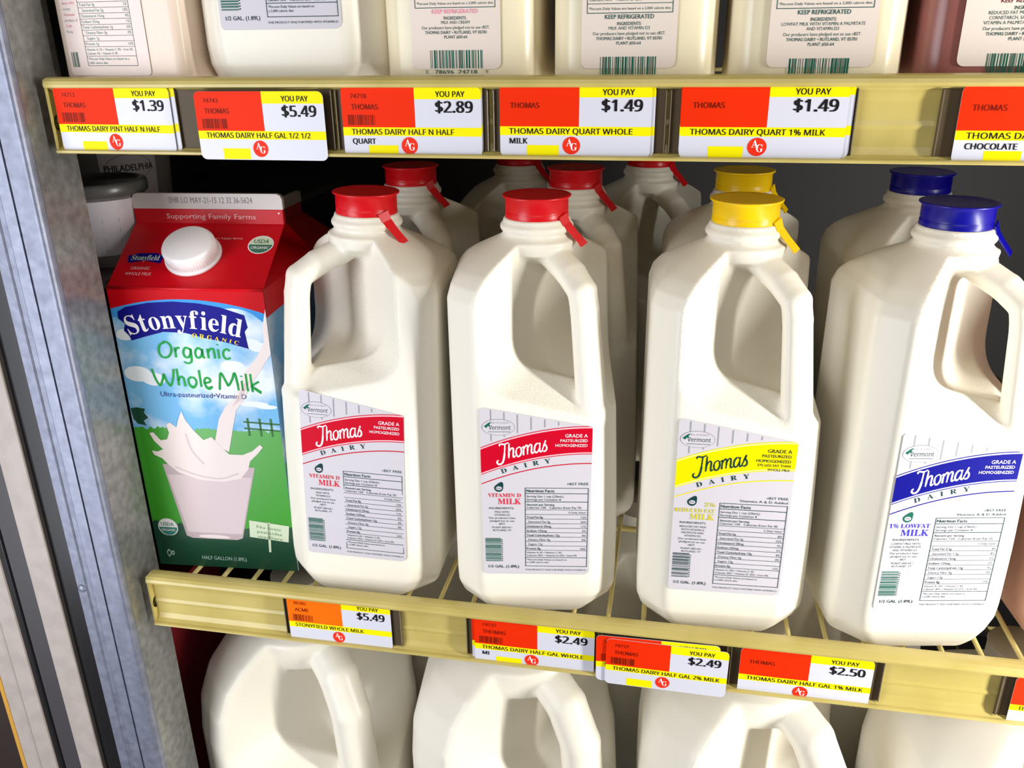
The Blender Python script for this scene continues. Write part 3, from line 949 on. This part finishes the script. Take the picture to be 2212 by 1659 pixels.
    A(x, y, s, [(4, 9), (1, 7), (0, 3), (1.5, 0), (4.5, 0), (7, 3), (7.2, 7), (5, 9.3), (3.2, 9)])
    A(x, y, s, [(9.4, 6), (9.4, 0)]); A(x, y, s, [(9.4, 3.6), (10.6, 5.6), (12.2, 5.8)])
    A(x, y, s, [(18, 5.2), (15.6, 6), (14, 3.4), (14.6, .6), (16.4, .2), (18, 2.6), (18.4, 5.6), (18.2, 0), (17.6, -3.2), (15.4, -4.2), (13.6, -3)])
    A(x, y, s, [(24.6, 5), (22.6, 6), (20.8, 3.6), (21.2, .6), (23, .3), (24.6, 2.8), (24.9, 5.6), (25, 1), (26, .2)])
    A(x, y, s, [(28, 5.8), (28, 0)]); A(x, y, s, [(28, 3.4), (29.6, 5.6), (31.2, 5.6), (31.6, 3.4), (31.6, 0)])
    A(x, y, s, [(34, 5.6), (34, 0)]); A(x, y, s, [(34, 8), (34.1, 8.6)], 1.4)
    A(x, y, s, [(40.6, 4.8), (38.6, 5.8), (36.8, 4), (36.8, 1.2), (38.4, -.2), (40.4, .6)])
    x, y = 17.5, 117.5
    sk = lambda pts: [(a, b - 0.035 * a) for a, b in pts]
    A(x, y, s, sk([(0, 10), (1.2, 4), (3.2, 0), (5.4, 3.6), (6.4, 7), (7.4, 3), (9.4, 0.2), (11.6, 5), (12.6, 10.6)]))
    A(x, y, s, sk([(14.4, 11), (14.4, 5), (14.2, 0.4)])); A(x, y, s, sk([(14.3, 3.6), (16, 6), (17.6, 5.4), (17.8, 3), (18, .3)]))
    A(x, y, s, sk([(22.4, 6.4), (20.4, 4.8), (20.4, 1.6), (22.4, .2), (24.4, 1.8), (24.6, 4.8), (22.8, 6.4)]))
    A(x, y, s, sk([(27.2, 11), (27.2, .6)]))
    A(x, y, s, sk([(29.4, 3), (32.6, 4), (32.6, 5.8), (30.8, 6.4), (29.4, 4.4), (29.8, 1.2), (31.6, .2), (33.6, 1.2)]))
    A(x, y, s, sk([(37.6, 0), (38.4, 5), (39.6, 10), (42, 4.4), (43, 2.4), (45.6, 6.4), (47.4, 10.6), (48.2, 5), (48.6, .4)]))
    A(x, y, s, sk([(51, 6), (51, .4)])); A(x, y, s, sk([(51, 8.4), (51.1, 9)]), 1.4)
    A(x, y, s, sk([(53.8, 10.6), (53.8, .4)]))
    A(x, y, s, sk([(56.4, 10.6), (56.4, .2)])); A(x, y, s, sk([(60.6, 6), (56.6, 3), (59, 1.2), (61.4, .2)]))
    P.text('Ultra-pasteurized•Vitamin D', 20, 112.7, 2.0, ink('slate_blue', (70, 74, 140)), 'l', 5, width=50)
    # seals, sign, footer
    P.disc(9.5, 18.7, 6.2, 6.6, I_WHITE, 4); P.disc(9.5, 18.7, 5.6, 6.0, ink('seal_teal', (60, 140, 128)), 5)
    P.poly([(9.5 + 5.6 * math.cos(t), 18.7 + 6.0 * math.sin(t)) for t in [math.pi * i / 16 for i in range(17)]], I_WHITE, 6)
    P.text('USDA', 9.5, 19.8, 2.5, ink('seal_teal', (60, 140, 128)), 'c', 7, width=8, bold=0.02); P.text('ORGANIC', 9.5, 15.8, 1.7, I_WHITE, 'c', 7, width=9, bold=0.02)
    sg = ink('sign', (214, 226, 196), 0.44)
    P.poly([(w - 26, 27), (w - 2, 24), (w - 3.5, 11), (w - 27, 14.5)], sg, 7); P.poly([(w - 15, 26), (w - 13.4, 26), (w - 15, 7), (w - 16.4, 7)], sg, 7)
    for k, s_ in enumerate(('No toxic', 'pesticides', 'used here')):
        P.text(s_, w - 22, 21.6 - 3.6 * k, 2.1, ink('sign_green', (90, 140, 76)), 'l', 8, width=15, rot=-0.12)
    P.text('HALF GALLON (1.89L)', w * .48, 3.4, 1.2, ink('footer_grey', (170, 200, 190)), 'c', 5, width=28, bold=0.02)
    P.stroke([(6, 5), (7.4, 6), (8.4, 5), (7, 3.8)], 0.5, ink('footer_grey', (170, 200, 190)), 5, True); P.stroke([(8.8, 5), (9.8, 5.6), (10.4, 5), (9.6, 4.4)], 0.5, ink('footer_grey', (170, 200, 190)), 5, True)


def make_carton(full=True):
    r = empty('milk_carton')
    w = 43.5; zb = 184.0; zr = 212.0; zt = 229.5
    RED = mat('glossy_red_carton', (204, 6, 24), 0.36, spec=0.25)
    SIDE = mat('print_side_blue', (110, 170, 216), 0.3, noise=(26, (236, 240, 246), 0.45, 0.65))
    b = MB()
    # walls, with a faintly rounded vertical edge
    e = 1.2
    pr = [(-w + e, -w), (w - e, -w), (w, -w + e), (w, w - e), (w - e, w), (-w + e, w), (-w, w - e), (-w, -w + e)]
    n = len(pr)
    b.add([(x, y, 0) for x, y in pr] + [(x, y, 168) for x, y in pr], [(i, (i + 1) % n, n + (i + 1) % n, n + i) for i in range(n)] + [tuple(range(n))[::-1]], SIDE)
    b.add([(x, y, 168) for x, y in pr] + [(x, y, zb) for x, y in pr], [(i, (i + 1) % n, n + (i + 1) % n, n + i) for i in range(n)], RED)
    b.add([(w + 0.05, -w + e, 0), (w + 0.05, w - e, 0), (w + 0.05, w - e, 26), (w + 0.05, -w + e, 26)], [(0, 1, 2, 3)], mat('print_dark_grass', (26, 74, 52), 0.3))
    b.add([(w + 0.04, -w + e, 0), (w + 0.04, w - e, 0), (w + 0.04, w - e, 76), (w + 0.04, -w + e, 76)], [(0, 1, 2, 3)], mat('print_grass', (62, 158, 40), 0.3))
    body = b.build('body', r)
    # gable: front and back slopes, tucked-in side folds
    b = MB()
    A, B, C, D = (-w, -w, zb), (w, -w, zb), (w, w, zb), (-w, w, zb)
    E1, F1 = (-w, -1.6, zr), (w, -1.6, zr); E2, F2 = (-w, 1.6, zr), (w, 1.6, zr)
    G, Gm = (w - 24, 0, zr - 1.5), (-w + 24, 0, zr - 1.5)
    b.add([A, B, F1, E1], [(0, 1, 2, 3)], RED); b.add([C, D, E2, F2], [(0, 1, 2, 3)], RED)
    b.add([B, C, G, F1, F2], [(0, 1, 2), (0, 2, 3), (1, 4, 2)], RED); b.add([D, A, Gm, E2, E1], [(0, 1, 2), (0, 2, 3), (1, 4, 2)], RED)
    # a raised fold line where the slope starts
    b.tube([(-w, -w, zb), (w, -w, zb)], 0.9, RED, 8)
    b.build('gable', r, fix=False)
    b = MB()
    b.box(-w, w, -1.5, 1.5, zr - 0.5, zt - 9.0, RED, 0.5)
    fin = b.build('fin', r)
    b = MB()
    pts = [(-w, zt - 9.0), (w, zt - 9.0), (w, zt - 3), (w - 1, zt - 0.8), (w - 3, zt), (-w + 3, zt), (-w + 1, zt - 0.8), (-w, zt - 3)]
    n = len(pts)
    b.add([(x, -1.45, z) for x, z in pts] + [(x, 1.45, z) for x, z in pts], [tuple(range(n)), tuple(range(n, 2 * n))[::-1]] + [(i, n + i, n + (i + 1) % n, (i + 1) % n) for i in range(n)], mat('white_fin_edge', (214, 206, 202), 0.4))
    st = b.build('sealed_edge', fin)
    if full:
        yo = [0, 3.4, 10.5, 13, 27, 53, 74, 86, 112.6, 117.5, 128, 136.5, 145.8, 150, 165, 174.5, 184]
        yn = [0, 5.5, 21, 22.5, 36, 73, 96.5, 109, 118, 125.5, 136, 143, 152.5, 155.5, 171, 178, 184]
        P = Print(lambda x, y, h: (x - w, -w - 0.06 - h, float(np.interp(y, yo, yn))))
        carton_art(P, 2 * w); P.build('printed_panel', body)
        P = Print(lambda x, y, h: (x - w, -1.5 - 0.05 - h, y + zr))
        P.text('EHR LO MAY-21-15 12 32 36-5624', 46, 12.0, 3.4, ink('date_grey', (150, 146, 150)), 'c', 1, width=48)
        P.text('Supporting Family Farms', 45, 2.8, 2.9, ink('pink_white', (240, 190, 190)), 'c', 1, width=52, bold=0.012)
        P.disc(2 * w - 2.5, 6.4, .5, .5, I_WHITE, 1)
        P.build('fin_print', fin)
        L = math.hypot(w - 1.6, zr - zb); cy, sy = (w - 1.6) / L, (zr - zb) / L
        fn = lambda x, y, h: (x - w, -w + y * cy - (h + 0.06) * sy, zb + y * sy + (h + 0.06) * cy)
        P = Print(fn)
        pw = ink('pink_white', (240, 190, 190))
        P.disc(2 * w - 9.5, 34, 7.2, 7.0, I_WHITE, 1); P.disc(2 * w - 9.5, 34, 6.6, 6.4, ink('seal_green', (70, 120, 96)), 2)
        P.poly([(2 * w - 9.5 + 6.6 * math.cos(t), 34 + 6.4 * math.sin(t)) for t in [math.pi * i / 16 for i in range(17)]], ink('sign', (214, 226, 196)), 3)
        P.text('USDA', 2 * w - 9.5, 35, 3.0, ink('seal_green', (70, 120, 96)), 'c', 4, width=8.4, bold=0.02); P.text('ORGANIC', 2 * w - 9.5, 30.6, 2.0, I_WHITE, 'c', 4, width=10, bold=0.02)
        P.build('seal_print', r); P = Print(fn)
        P.poly([(4.5, 24), (10, 26), (20, 26.4), (25, 24), (24.5, 18.5), (15, 20.5), (6, 18.5)], ink('navy', (20, 18, 130), 0.25), 1)
        P.text('Stonyfield', 15, 20.8, 3.8, ink('sign', (214, 226, 196)), 'c', 2, width=16, ser=True)
        for k, (x_, w_) in enumerate(((9, 11), (7, 15))):
            P.text(('ORGANIC', 'WHOLE MILK')[k], x_, 13.6 - 4.2 * k, 2.2, pw, 'l', 1, width=w_)
        P.build('brand_print', r); P = Print(fn)
        P.text('We love happy farms', 44, 38.0, 1.5, pw, 'l', 1, width=22); P.build('motto_print', r)
        # screw cap standing square on the slope
        ctr = Vector(fn(42.0, 24.5, 0))
        nrm = Vector((0, -sy, cy))
        fr = Matrix.Translation(ctr) @ nrm.to_track_quat('Z', 'Y').to_matrix().to_4x4()
        CAPW = mat('white_cap_plastic', (240, 234, 234), 0.35, spec=0.45)
        b = MB(); b.lathe([(15.6, 0), (15.6, 1.6), (14.6, 1.8)], CAPW, 48, frame=fr); b.build('spout_ring', r)
        b = MB(); n = 96
        prof = [(14.2, 1.8), (14.3, 2.2), (14.1, 9.4), (13.4, 10.6), (12.6, 11.0), (0.01, 11.2)]
        b.lathe(prof, CAPW, 72, frame=fr)
        for k in range(60):
            a = 2 * math.pi * k / 60
            b.tube([fr @ Vector((14.25 * math.cos(a), 14.25 * math.sin(a), 2.4)), fr @ Vector((14.15 * math.cos(a), 14.15 * math.sin(a), 9.2))], 0.28, CAPW, 5)
        b.build('screw_cap', r)
    return r


# ================================================================== build everything
setting()
upright()
door_frame()
Z1, Z2, Z3 = -22.2, -316.2, -610.2
shelf(Z1, 'upper cream wire shelf, holding the quart bottles', 'upper cream price rail with the $1.39 and $1.49 tags')
shelf(Z2, 'middle cream wire shelf, under the half-gallon jugs', 'middle cream price rail with the $2.49 and $2.50 tags')
shelf(Z3, 'lowest cream wire shelf, carrying the big gallon jugs', 'lowest price rail, below the gallon jugs')
D1, D2, D3 = Z1 + DECK, Z2 + DECK, Z3 + DECK

# ---- half-gallon jugs
JUG_ME = net_mesh('body', jug_sdf, (-52, -52, -3), (52, 52, 236), 1.35, [WHITE_PLASTIC, GRAIN_PLASTIC],
                  lambda x, y, z: (np.abs(jug_cut(x, y, z)) < 1.6) & (z < 206) & ((x - y) * R2 > -6))
LUG_ME = lug_mesh()
CAPM = {'dull': mat('dull_cap_plastic', (150, 140, 124), 0.4), 'red': mat('red_cap_plastic', (214, 10, 24), 0.32), 'yellow': mat('yellow_cap_plastic', (246, 200, 0), 0.32), 'blue': mat('blue_cap_plastic', (6, 4, 138), 0.3), 'white': mat('white_lid_plastic', (236, 234, 230), 0.35)}
CAP_ME = {}; TAB_ME = {}; LAB_ME = {}


def half_gallon(x, y, base, yaw, colour, label, group, lean=0.0, side=False, printed=True, tab=-28.0):
    """side=True shows the jug's other labelled face, so the handle is on the left"""
    r = empty('half_gallon_milk_jug', (x * MM, y * MM, base * MM), (0, math.radians(lean), math.radians(yaw)))
    tag(r, label, 'milk jug', group)
    turn = -90.0 if side else 0.0
    rz = (0, 0, math.radians(turn))
    o = link('body', JUG_ME, r); o.rotation_euler = rz
    link('neck_ring', LUG_ME, r)
    if colour not in CAP_ME: CAP_ME[colour] = cap_mesh('cap', CAPM[colour])
    c = link('cap', CAP_ME[colour], r)
    k = (colour, tab)
    if k not in TAB_ME: TAB_ME[k] = tab_mesh(CAPM[colour], math.radians(tab))
    link('tear_tab', TAB_ME[k], c)
    if printed:
        if (colour, side) not in LAB_ME:
            lean_ = TAPER if side else 0.0
            P = Print(lambda a, b, h: (a - 30.5, -47.5 - 0.25 - h + lean_ * max(b + 30.8 - 50, 0), b + 30.8))
            thomas_label(P, colour if colour in BAND else 'red')
            LAB_ME[(colour, side)] = P.b.mesh('label')
        link('label', LAB_ME[(colour, side)], r)
    return r


G_J = 'half-gallon milk jugs on the middle shelf'
half_gallon(-177.5, 61.7, D2, 2.0, 'red', 'red-capped half-gallon milk jug with its handle on the left, beside the red carton', G_J, lean=1.9, side=True, tab=-48)
half_gallon(-72.5, 61.2, D2, 8.4, 'red', 'red-capped half-gallon milk jug with its handle on the right, front row', G_J, tab=-44)
half_gallon(37.7, 61.5, D2, 3.1, 'yellow', 'front yellow-capped half-gallon milk jug with yellow-banded label', G_J, tab=-40)
half_gallon(141.0, 64, D2, 9.9, 'blue', 'front blue-capped half-gallon milk jug with blue-banded label', G_J, tab=-36)
half_gallon(-174, 163, D2, 5, 'red', 'shaded red-capped milk jug behind the jug whose handle is on the left', G_J, printed=False, tab=-44)
half_gallon(-63, 164, D2, 2, 'red', 'shaded red-capped milk jug behind the red-capped jug with right-hand handle', G_J, printed=False, tab=-42)
half_gallon(43, 163, D2, 2, 'yellow', 'shaded yellow-capped milk jug behind the front yellow-capped one', G_J, printed=False, tab=-24)
half_gallon(148, 166, D2, 4, 'blue', 'shaded blue-capped milk jug behind the front blue-capped one', G_J, printed=False, tab=30)
half_gallon(-118, 263, D2, 4, 'red', 'dim red-capped milk jug in the third row, left of centre', G_J, printed=False, tab=-40)
half_gallon(-18, 265, D2, 3, 'red', 'dim red-capped milk jug in the third row, right of the other', G_J, printed=False, tab=-40)


# ---- gallon jugs on the lowest shelf
GAL_ME = net_mesh('body', gallon_sdf, (-82, -82, -4), (82, 82, 246), 2.3, [WHITE_PLASTIC, GRAIN_PLASTIC])


def gallon(x, y, yaw, label):
    r = empty('gallon_milk_jug', (x * MM, y * MM, D3 * MM), (0, 0, math.radians(yaw)))
    tag(r, label, 'milk jug', 'gallon milk jugs on the lowest shelf')
    link('body', GAL_ME, r)
    b = MB(); b.lathe([(19.6, 236), (19.8, 236.4), (19.6, 249), (20.2, 249.6), (19.6, 250.6), (0.01, 250.4)], CAPM['dull'], 40); b.build('cap', r)
    return r


gallon(-256, 94, 4, 'gallon milk jug nearest the steel upright on the lowest shelf, front row')
gallon(-92, 92, 6, 'gallon milk jug under the tag reading HALF GAL WHOLE, front row')
gallon(72, 92, 2, 'gallon milk jug under the two tags reading $2.49 and $2.50, front row')
gallon(236, 94, 8, 'gallon milk jug cut off by the right edge, lowest shelf')
gallon(-176, 254, 4, 'rear gallon milk jug showing between the two leftmost front gallons')
gallon(-12, 254, 5, 'rear gallon milk jug showing between the second and third front gallons')
gallon(152, 254, 5, 'rear gallon milk jug showing between the third front gallon and the right one')

# ---- carton
cart = make_carton()
cart.location = (-0.2757, 0.0770, D2 * MM); cart.rotation_euler = (0, 0, math.radians(4.1)); cart.scale = (1.082, 1.035, 1.025)
tag(cart, 'red and blue half-gallon gable-top milk carton with white screw cap', 'milk carton')
cart2 = make_carton(False)
cart2.location = (-0.281, 0.174, D2 * MM); cart2.rotation_euler = (0, 0, math.radians(90)); cart2.scale = (1.03, 1.03, 0.93)
tag(cart2, 'dim red gable-top carton directly behind the printed milk carton', 'milk carton')


# ---- bottles on the upper shelf
CREAMP = mat('cream_bottle_plastic', (240, 228, 196), 0.26, spec=0.5, sss=0.2)
PINTP = mat('pint_bottle_plastic', (234, 214, 196), 0.3, spec=0.45, sss=0.2)
CHOCP = mat('chocolate_bottle_plastic', (150, 92, 84), 0.28, spec=0.5)


def quart(x, kind, label, m_, lw, dy, lx=0.0, yaw=0.0, capm='white', a=37.6):
    r = empty('quart_milk_bottle', (x * MM, (13 + a) * MM, D1 * MM), (0, 0, math.radians(yaw)))
    tag(r, label, 'milk bottle', 'quart bottles on the upper shelf')
    square_bottle_mesh(a, 215, m_).build('body', r)
    b = MB(); b.lathe([(17.4, 207), (17.4, 219), (16.6, 220), (0.01, 220)], CAPM[capm], 40); b.build('cap', r)
    P = Print(lambda u, v, h: (u - lw / 2 + lx, -a - 0.15 - h, v + 12.6))
    quart_label(P, kind, lw, dy); P.build('label', r)
    return r


quart(-102, 'cream', 'quart cream bottle above the $2.89 tag, pink lettering on its label', CREAMP, 42, 0.0, -0.5)
quart(-21.5, 'whole', 'quart milk bottle above the whole milk tag at $1.49', CREAMP, 42, -3.4, -2.0)
quart(57.5, 'low', 'quart milk bottle beside the brown chocolate bottle, above the 1% milk tag', CREAMP, 44, -2.8, 1.0)
quart(136.5, 'choc', 'brown chocolate milk bottle at the right end of the upper shelf', CHOCP, 48, 0.5, 1.5, capm='yellow', a=37.8)

pint = empty('pint_cream_bottle', (-0.272, 0.050, D1 * MM), (0, 0, math.radians(-5)))
tag(pint, 'small square cream bottle at the left end of the upper shelf', 'cream bottle')
square_bottle_mesh(37, 175, PINTP, rc=9.0).build('body', pint)
b = MB(); b.lathe([(16.5, 168), (16.5, 180), (15.6, 181), (0.01, 181)], CAPM['white'], 40); b.build('cap', pint)
P = Print(lambda u, v, h: (u - 28.5, -37 - 0.12 - h, v + 10.6))
P.rrect(-1, 0, 46, 90, 2, mat('pint_label_paper', (238, 220, 212), 0.4), 0)
for k, s_ in enumerate(('Keep', 'Cold', 'product of', 'Vermont', 'cream', 'since 1921')):
    P.text(s_, 0.5, 20 + 2.6 * k, 1.2, ink('rose_print', (216, 120, 150)) if k % 2 else I_GREY, 'l', 2)
P.barcode(0.5, 4, 4.5, 11, I_GREEN, 5, True, 2, 10)
px0, px1, py0 = 9.5, 39, 4.5
for a in ((px0, py0, px1, py0 + .22), (px0, py0, px0 + .22, 60), (px1 - .22, py0, px1, 60)): P.rect(*a, I_TEAL, 2)
lt = ink('faded_teal', (92, 142, 134))
P.text('1,000 calorie diet.', px0 + .8, 5.4, 1.1, lt, 'l', 2); P.text('*Percent Daily Values are based on a', px0 + .8, 7.3, 1.1, lt, 'l', 2, width=24)
P.rect(px0, 9.0, px1, 9.2, I_TEAL, 2)
P.text('Calcium 4% • Vitamin D 0%', px0 + .8, 9.8, 1.1, lt, 'l', 2); P.text('Vitamin A 2% • Vitamin C 0% • Iron 0%', px0 + .8, 11.6, 1.1, lt, 'l', 2, width=27)
y = 13.4
for s_ in ('Protein 1g|16%', '  Sugars 1g|', '  Dietary Fiber 0g|0%', 'Total Carbohydrate 1g|0%', 'Sodium 25mg|1%', 'Cholesterol 15mg|4%', '  Saturated Fat 2g|10%', 'Total Fat 3g|5%', '|% Daily Value*', 'Calories 40|Calories from Fat 30', 'Amount per Serving|'):
    a_, c_ = s_.split('|')
    P.rect(px0, y, px1, y + .18, I_TEAL, 2)
    if a_: P.text(a_, px0 + .8 + (1.4 if a_[0] == ' ' else 0), y + .8, 1.3, lt, 'l', 2)
    if c_: P.text(c_, px1 - .8, y + .8, 1.3, lt, 'r', 2)
    y += 2.55
P.build('label', pint)

tj = half_gallon(-189, 62, D1, 1.0, 'white', 'white-lidded half-gallon jug standing on the upper shelf', 'half-gallon jug above', tab=-40)
cj = half_gallon(252, 72, D2, 5, 'yellow', 'pinkish brown half-gallon jug cut off by the right edge, beside the blue-capped jug', G_J, printed=False)
for ch in cj.children:
    if ch.name.startswith('body'):
        ch.data = JUG_ME.copy(); ch.data.materials.clear()
        for _ in (0, 1): ch.data.materials.append(mat('pale_chocolate_plastic', (206, 158, 140), 0.36, sss=0.2))

# ---- price tags and their holders
GT = 'price tags in the shelf rails'
GU, GL = 'price tags in the upper rail', 'price tags in the middle rail'
price_tag(-307.6, 1.6, -53.0, 'price tag reading $1.39 at the left end of the upper rail', GU, price='$1.39', name='THOMAS DAIRY PINT HALF N HALF', code='74713', name_w=54, roll=-0.3, scale=0.955)
price_tag(-306.2, 2.4, -52.6, 'blank white card peeking out behind the $1.39 tag', GU, price='$1.39', name='', scale=0.975, bars=False, box=False)
price_tag(-229.6, -1.7, -55.4, 'price tag reading $5.49 under the white-lidded jug, hanging over the upper rail lip', GU, price='$5.49', name='THOMAS DAIRY HALF GAL 1/2 1/2', code='74743', name_w=54, scale=0.995)
price_tag(-156.2, 1.4, -53.6, 'price tag reading $2.89 in the upper rail', GU, price='$2.89', name='THOMAS DAIRY HALF N HALF', name2='QUART', code='74718', name_w=49, scale=1.02)
price_tag(-156.4, 2.3, -52.2, 'second price tag edge showing just behind the $2.89 tag', GU, price='$2.89', name='THOMAS DAIRY HALF N HALF', name2='QUART', code='74718', name_w=49, scale=1.03)
price_tag(-80.2, 1.4, -52.8, 'price tag reading $1.49 for quart whole milk', GU, price='$1.49', name='THOMAS DAIRY QUART WHOLE', name2='MILK', bars=False, name_w=54, scale=1.04)
price_tag(-79.6, 2.3, -52.6, 'tag edge showing just behind the quart whole milk price tag', GU, price='$1.49', name='THOMAS DAIRY QUART WHOLE', name2='MILK', bars=False, name_w=54, scale=1.055)
price_tag(1.2, 1.4, -52.6, 'price tag reading $1.49 for quart 1% milk', GU, price='$1.49', name='THOMAS DAIRY QUART 1% MILK', bars=False, name_w=54, scale=1.06)
price_tag(1.0, 2.3, -51.8, 'tag edge showing just behind the quart 1% milk price tag', GU, price='$1.49', name='THOMAS DAIRY QUART 1% MILK', bars=False, name_w=54, scale=1.10)
price_tag(115.3, 1.4, -53.4, 'price tag for chocolate milk, cut off by the right edge, upper rail', GU, price='$1.59', name='THOMAS DAIRY QUART', name2='CHOCOLATE', bars=False, name_w=44, scale=1.04, badge=34)
price_tag(-218.2, 1.6, -347.4, 'orange price tag reading $5.49 in the middle rail', GL, price='$5.49', name='STONYFIELD WHOLE MILK', code='88386', brand='ACME', red=I_ORANGE, box=False, name_w=44)
price_tag(-100.6, 1.2, -347.9, 'price tag reading $2.49 for half gallon whole milk', GL, price='$2.49', name='THOMAS DAIRY HALF GAL WHOLE', name2='MI', code='74737', name_w=56, scale=1.075)
price_tag(-102.4, 2.2, -347.0, 'white card edge peeking out behind the half gallon whole milk tag', GL, price='$2.49', name='', bars=False, box=False, scale=1.08)
price_tag(-23.0, -1.7, -350.2, 'front price tag reading $2.49 for half gallon 2% milk, hanging over the lip', GL, price='$2.49', name='THOMAS DAIRY HALF GAL 2% MILK', code='74737', name_w=58, scale=1.035, roll=-0.6)
price_tag(-28.2, -1.1, -349.2, 'second tag showing behind the front 2% milk price tag', GL, price='$2.49', name='THOMAS DAIRY HALF GAL 2% MILK', code='74737', name_w=58, scale=1.05, roll=1.0)
price_tag(51.8, 1.2, -348.6, 'price tag reading $2.50 for half gallon 1% milk', GL, price='$2.50', name='THOMAS DAIRY HALF GAL 1% MILK', bars=False, box=False, name_w=58, scale=1.07)
price_tag(193.0, 1.2, -348.6, 'price tag cut off by the right edge, middle rail', GL, price='$2.69', name='THOMAS DAIRY', bars=False)

holder(-242.0, -161.0, Z1, 'holder behind the upper $5.49 tag')
holder(-159.6, -85.6, Z1, 'holder behind the $2.89 tags')
holder(-83.6, -5.0, Z1, 'holder behind the quart whole milk tag')
holder(-3.8, 75.0, Z1, 'holder behind the quart 1% milk tag')
holder(108.0, 186.0, Z1, 'holder behind the chocolate milk tag')
holder(-221.0, -146.0, Z2, 'holder behind the orange $5.49 tag')
holder(-106.0, -27.2, Z2, 'holder behind the half gallon whole milk tags')
holder(-25.8, 45.0, Z2, 'holder behind the 2% milk tags')
holder(46.4, 128.0, Z2, 'holder behind the $2.50 tag')
holder(187.0, 262.0, Z2, 'holder behind the tag at the right edge, middle rail')


# ---- neighbouring bay on the left: tubs on a side ledge
b = MB(); b.box(-458, -322, 34, 420, -136, -130, mat('dark_ledge', (70, 64, 62), 0.5), 1.0)
tag(b.build('side_ledge'), 'dark ledge behind the steel upright, carrying the tubs', 'ledge')


def tub(x, y, z, label, rtop, h, txt):
    r = empty('cream_cheese_tub', (x * MM, y * MM, z * MM)); tag(r, label, 'tub')
    SIL = mat('silver_tub', (128, 124, 122), 0.35, spec=0.5); LID = mat('grey_lid', (84, 84, 82), 0.3)
    b = MB(); b.lathe([(rtop * .84, 0), (rtop * .86, 1), (rtop, h - 8)], SIL, 48); b.build('tub_body', r)
    b = MB(); b.lathe([(rtop + 1.5, h - 9), (rtop + 2.2, h - 8.4), (rtop + 2.2, h - 3), (rtop + 1.2, h - 1.4), (rtop - 2, h - 1.0), (rtop - 3, h - 3), (0.01, h - 3)], LID, 48); b.build('lid', r)
    R_ = rtop * 0.95 + 0.5

    def fn(u, v, hh):
        a = -math.pi / 2 + 0.85 + u / R_
        rr = rtop * (.86 + .14 * v / (h - 8)) + 0.3 + hh
        return (rr * math.cos(a), rr * math.sin(a), v)
    P = Print(fn)
    n = 24
    P._add([(-20 + 40 * i / n, 8) for i in range(n + 1)] + [(-20 + 40 * i / n, h - 11) for i in range(n + 1)], [(i, i + 1, n + 2 + i, n + 1 + i) for i in range(n)], PAPER, 0)
    if not txt:
        for k in range(4): P.rect(-6, 10 + 6 * k, 4, 12.4 + 6 * k, I_GREY, 1)
    else: P.stroke([(16 * math.cos(t), h * .56 + 9 * math.sin(t)) for t in [2 * math.pi * i / 24 for i in range(24)]], 0.6, I_GREY, 1, True)
    P.text(txt, 0, h * .56 - 2.2, 4.4, I_BLK, 'c', 2, width=34, bold=0.02)
    if txt: P.text('original', 0, h * .56 - 7.6, 2.2, I_GREY, 'c', 2)
    P.build('tub_label', r)


tub(-350, 78, -130, 'silver tub with dark grey lid behind the steel upright', 28, 52, '')
tub(-402, 176, -130, 'tall dim tub with an oval printed emblem, behind the other tub', 40, 84, 'PHILADELPHIA')

b = MB(); b.box(-420, -342, 40, 130, -615.4, -372, mat('dark_red_box', (120, 20, 30), 0.45), 1.0)
bx = b.build('red_box'); tag(bx, 'dark red box behind the steel upright on the lowest shelf', 'box')
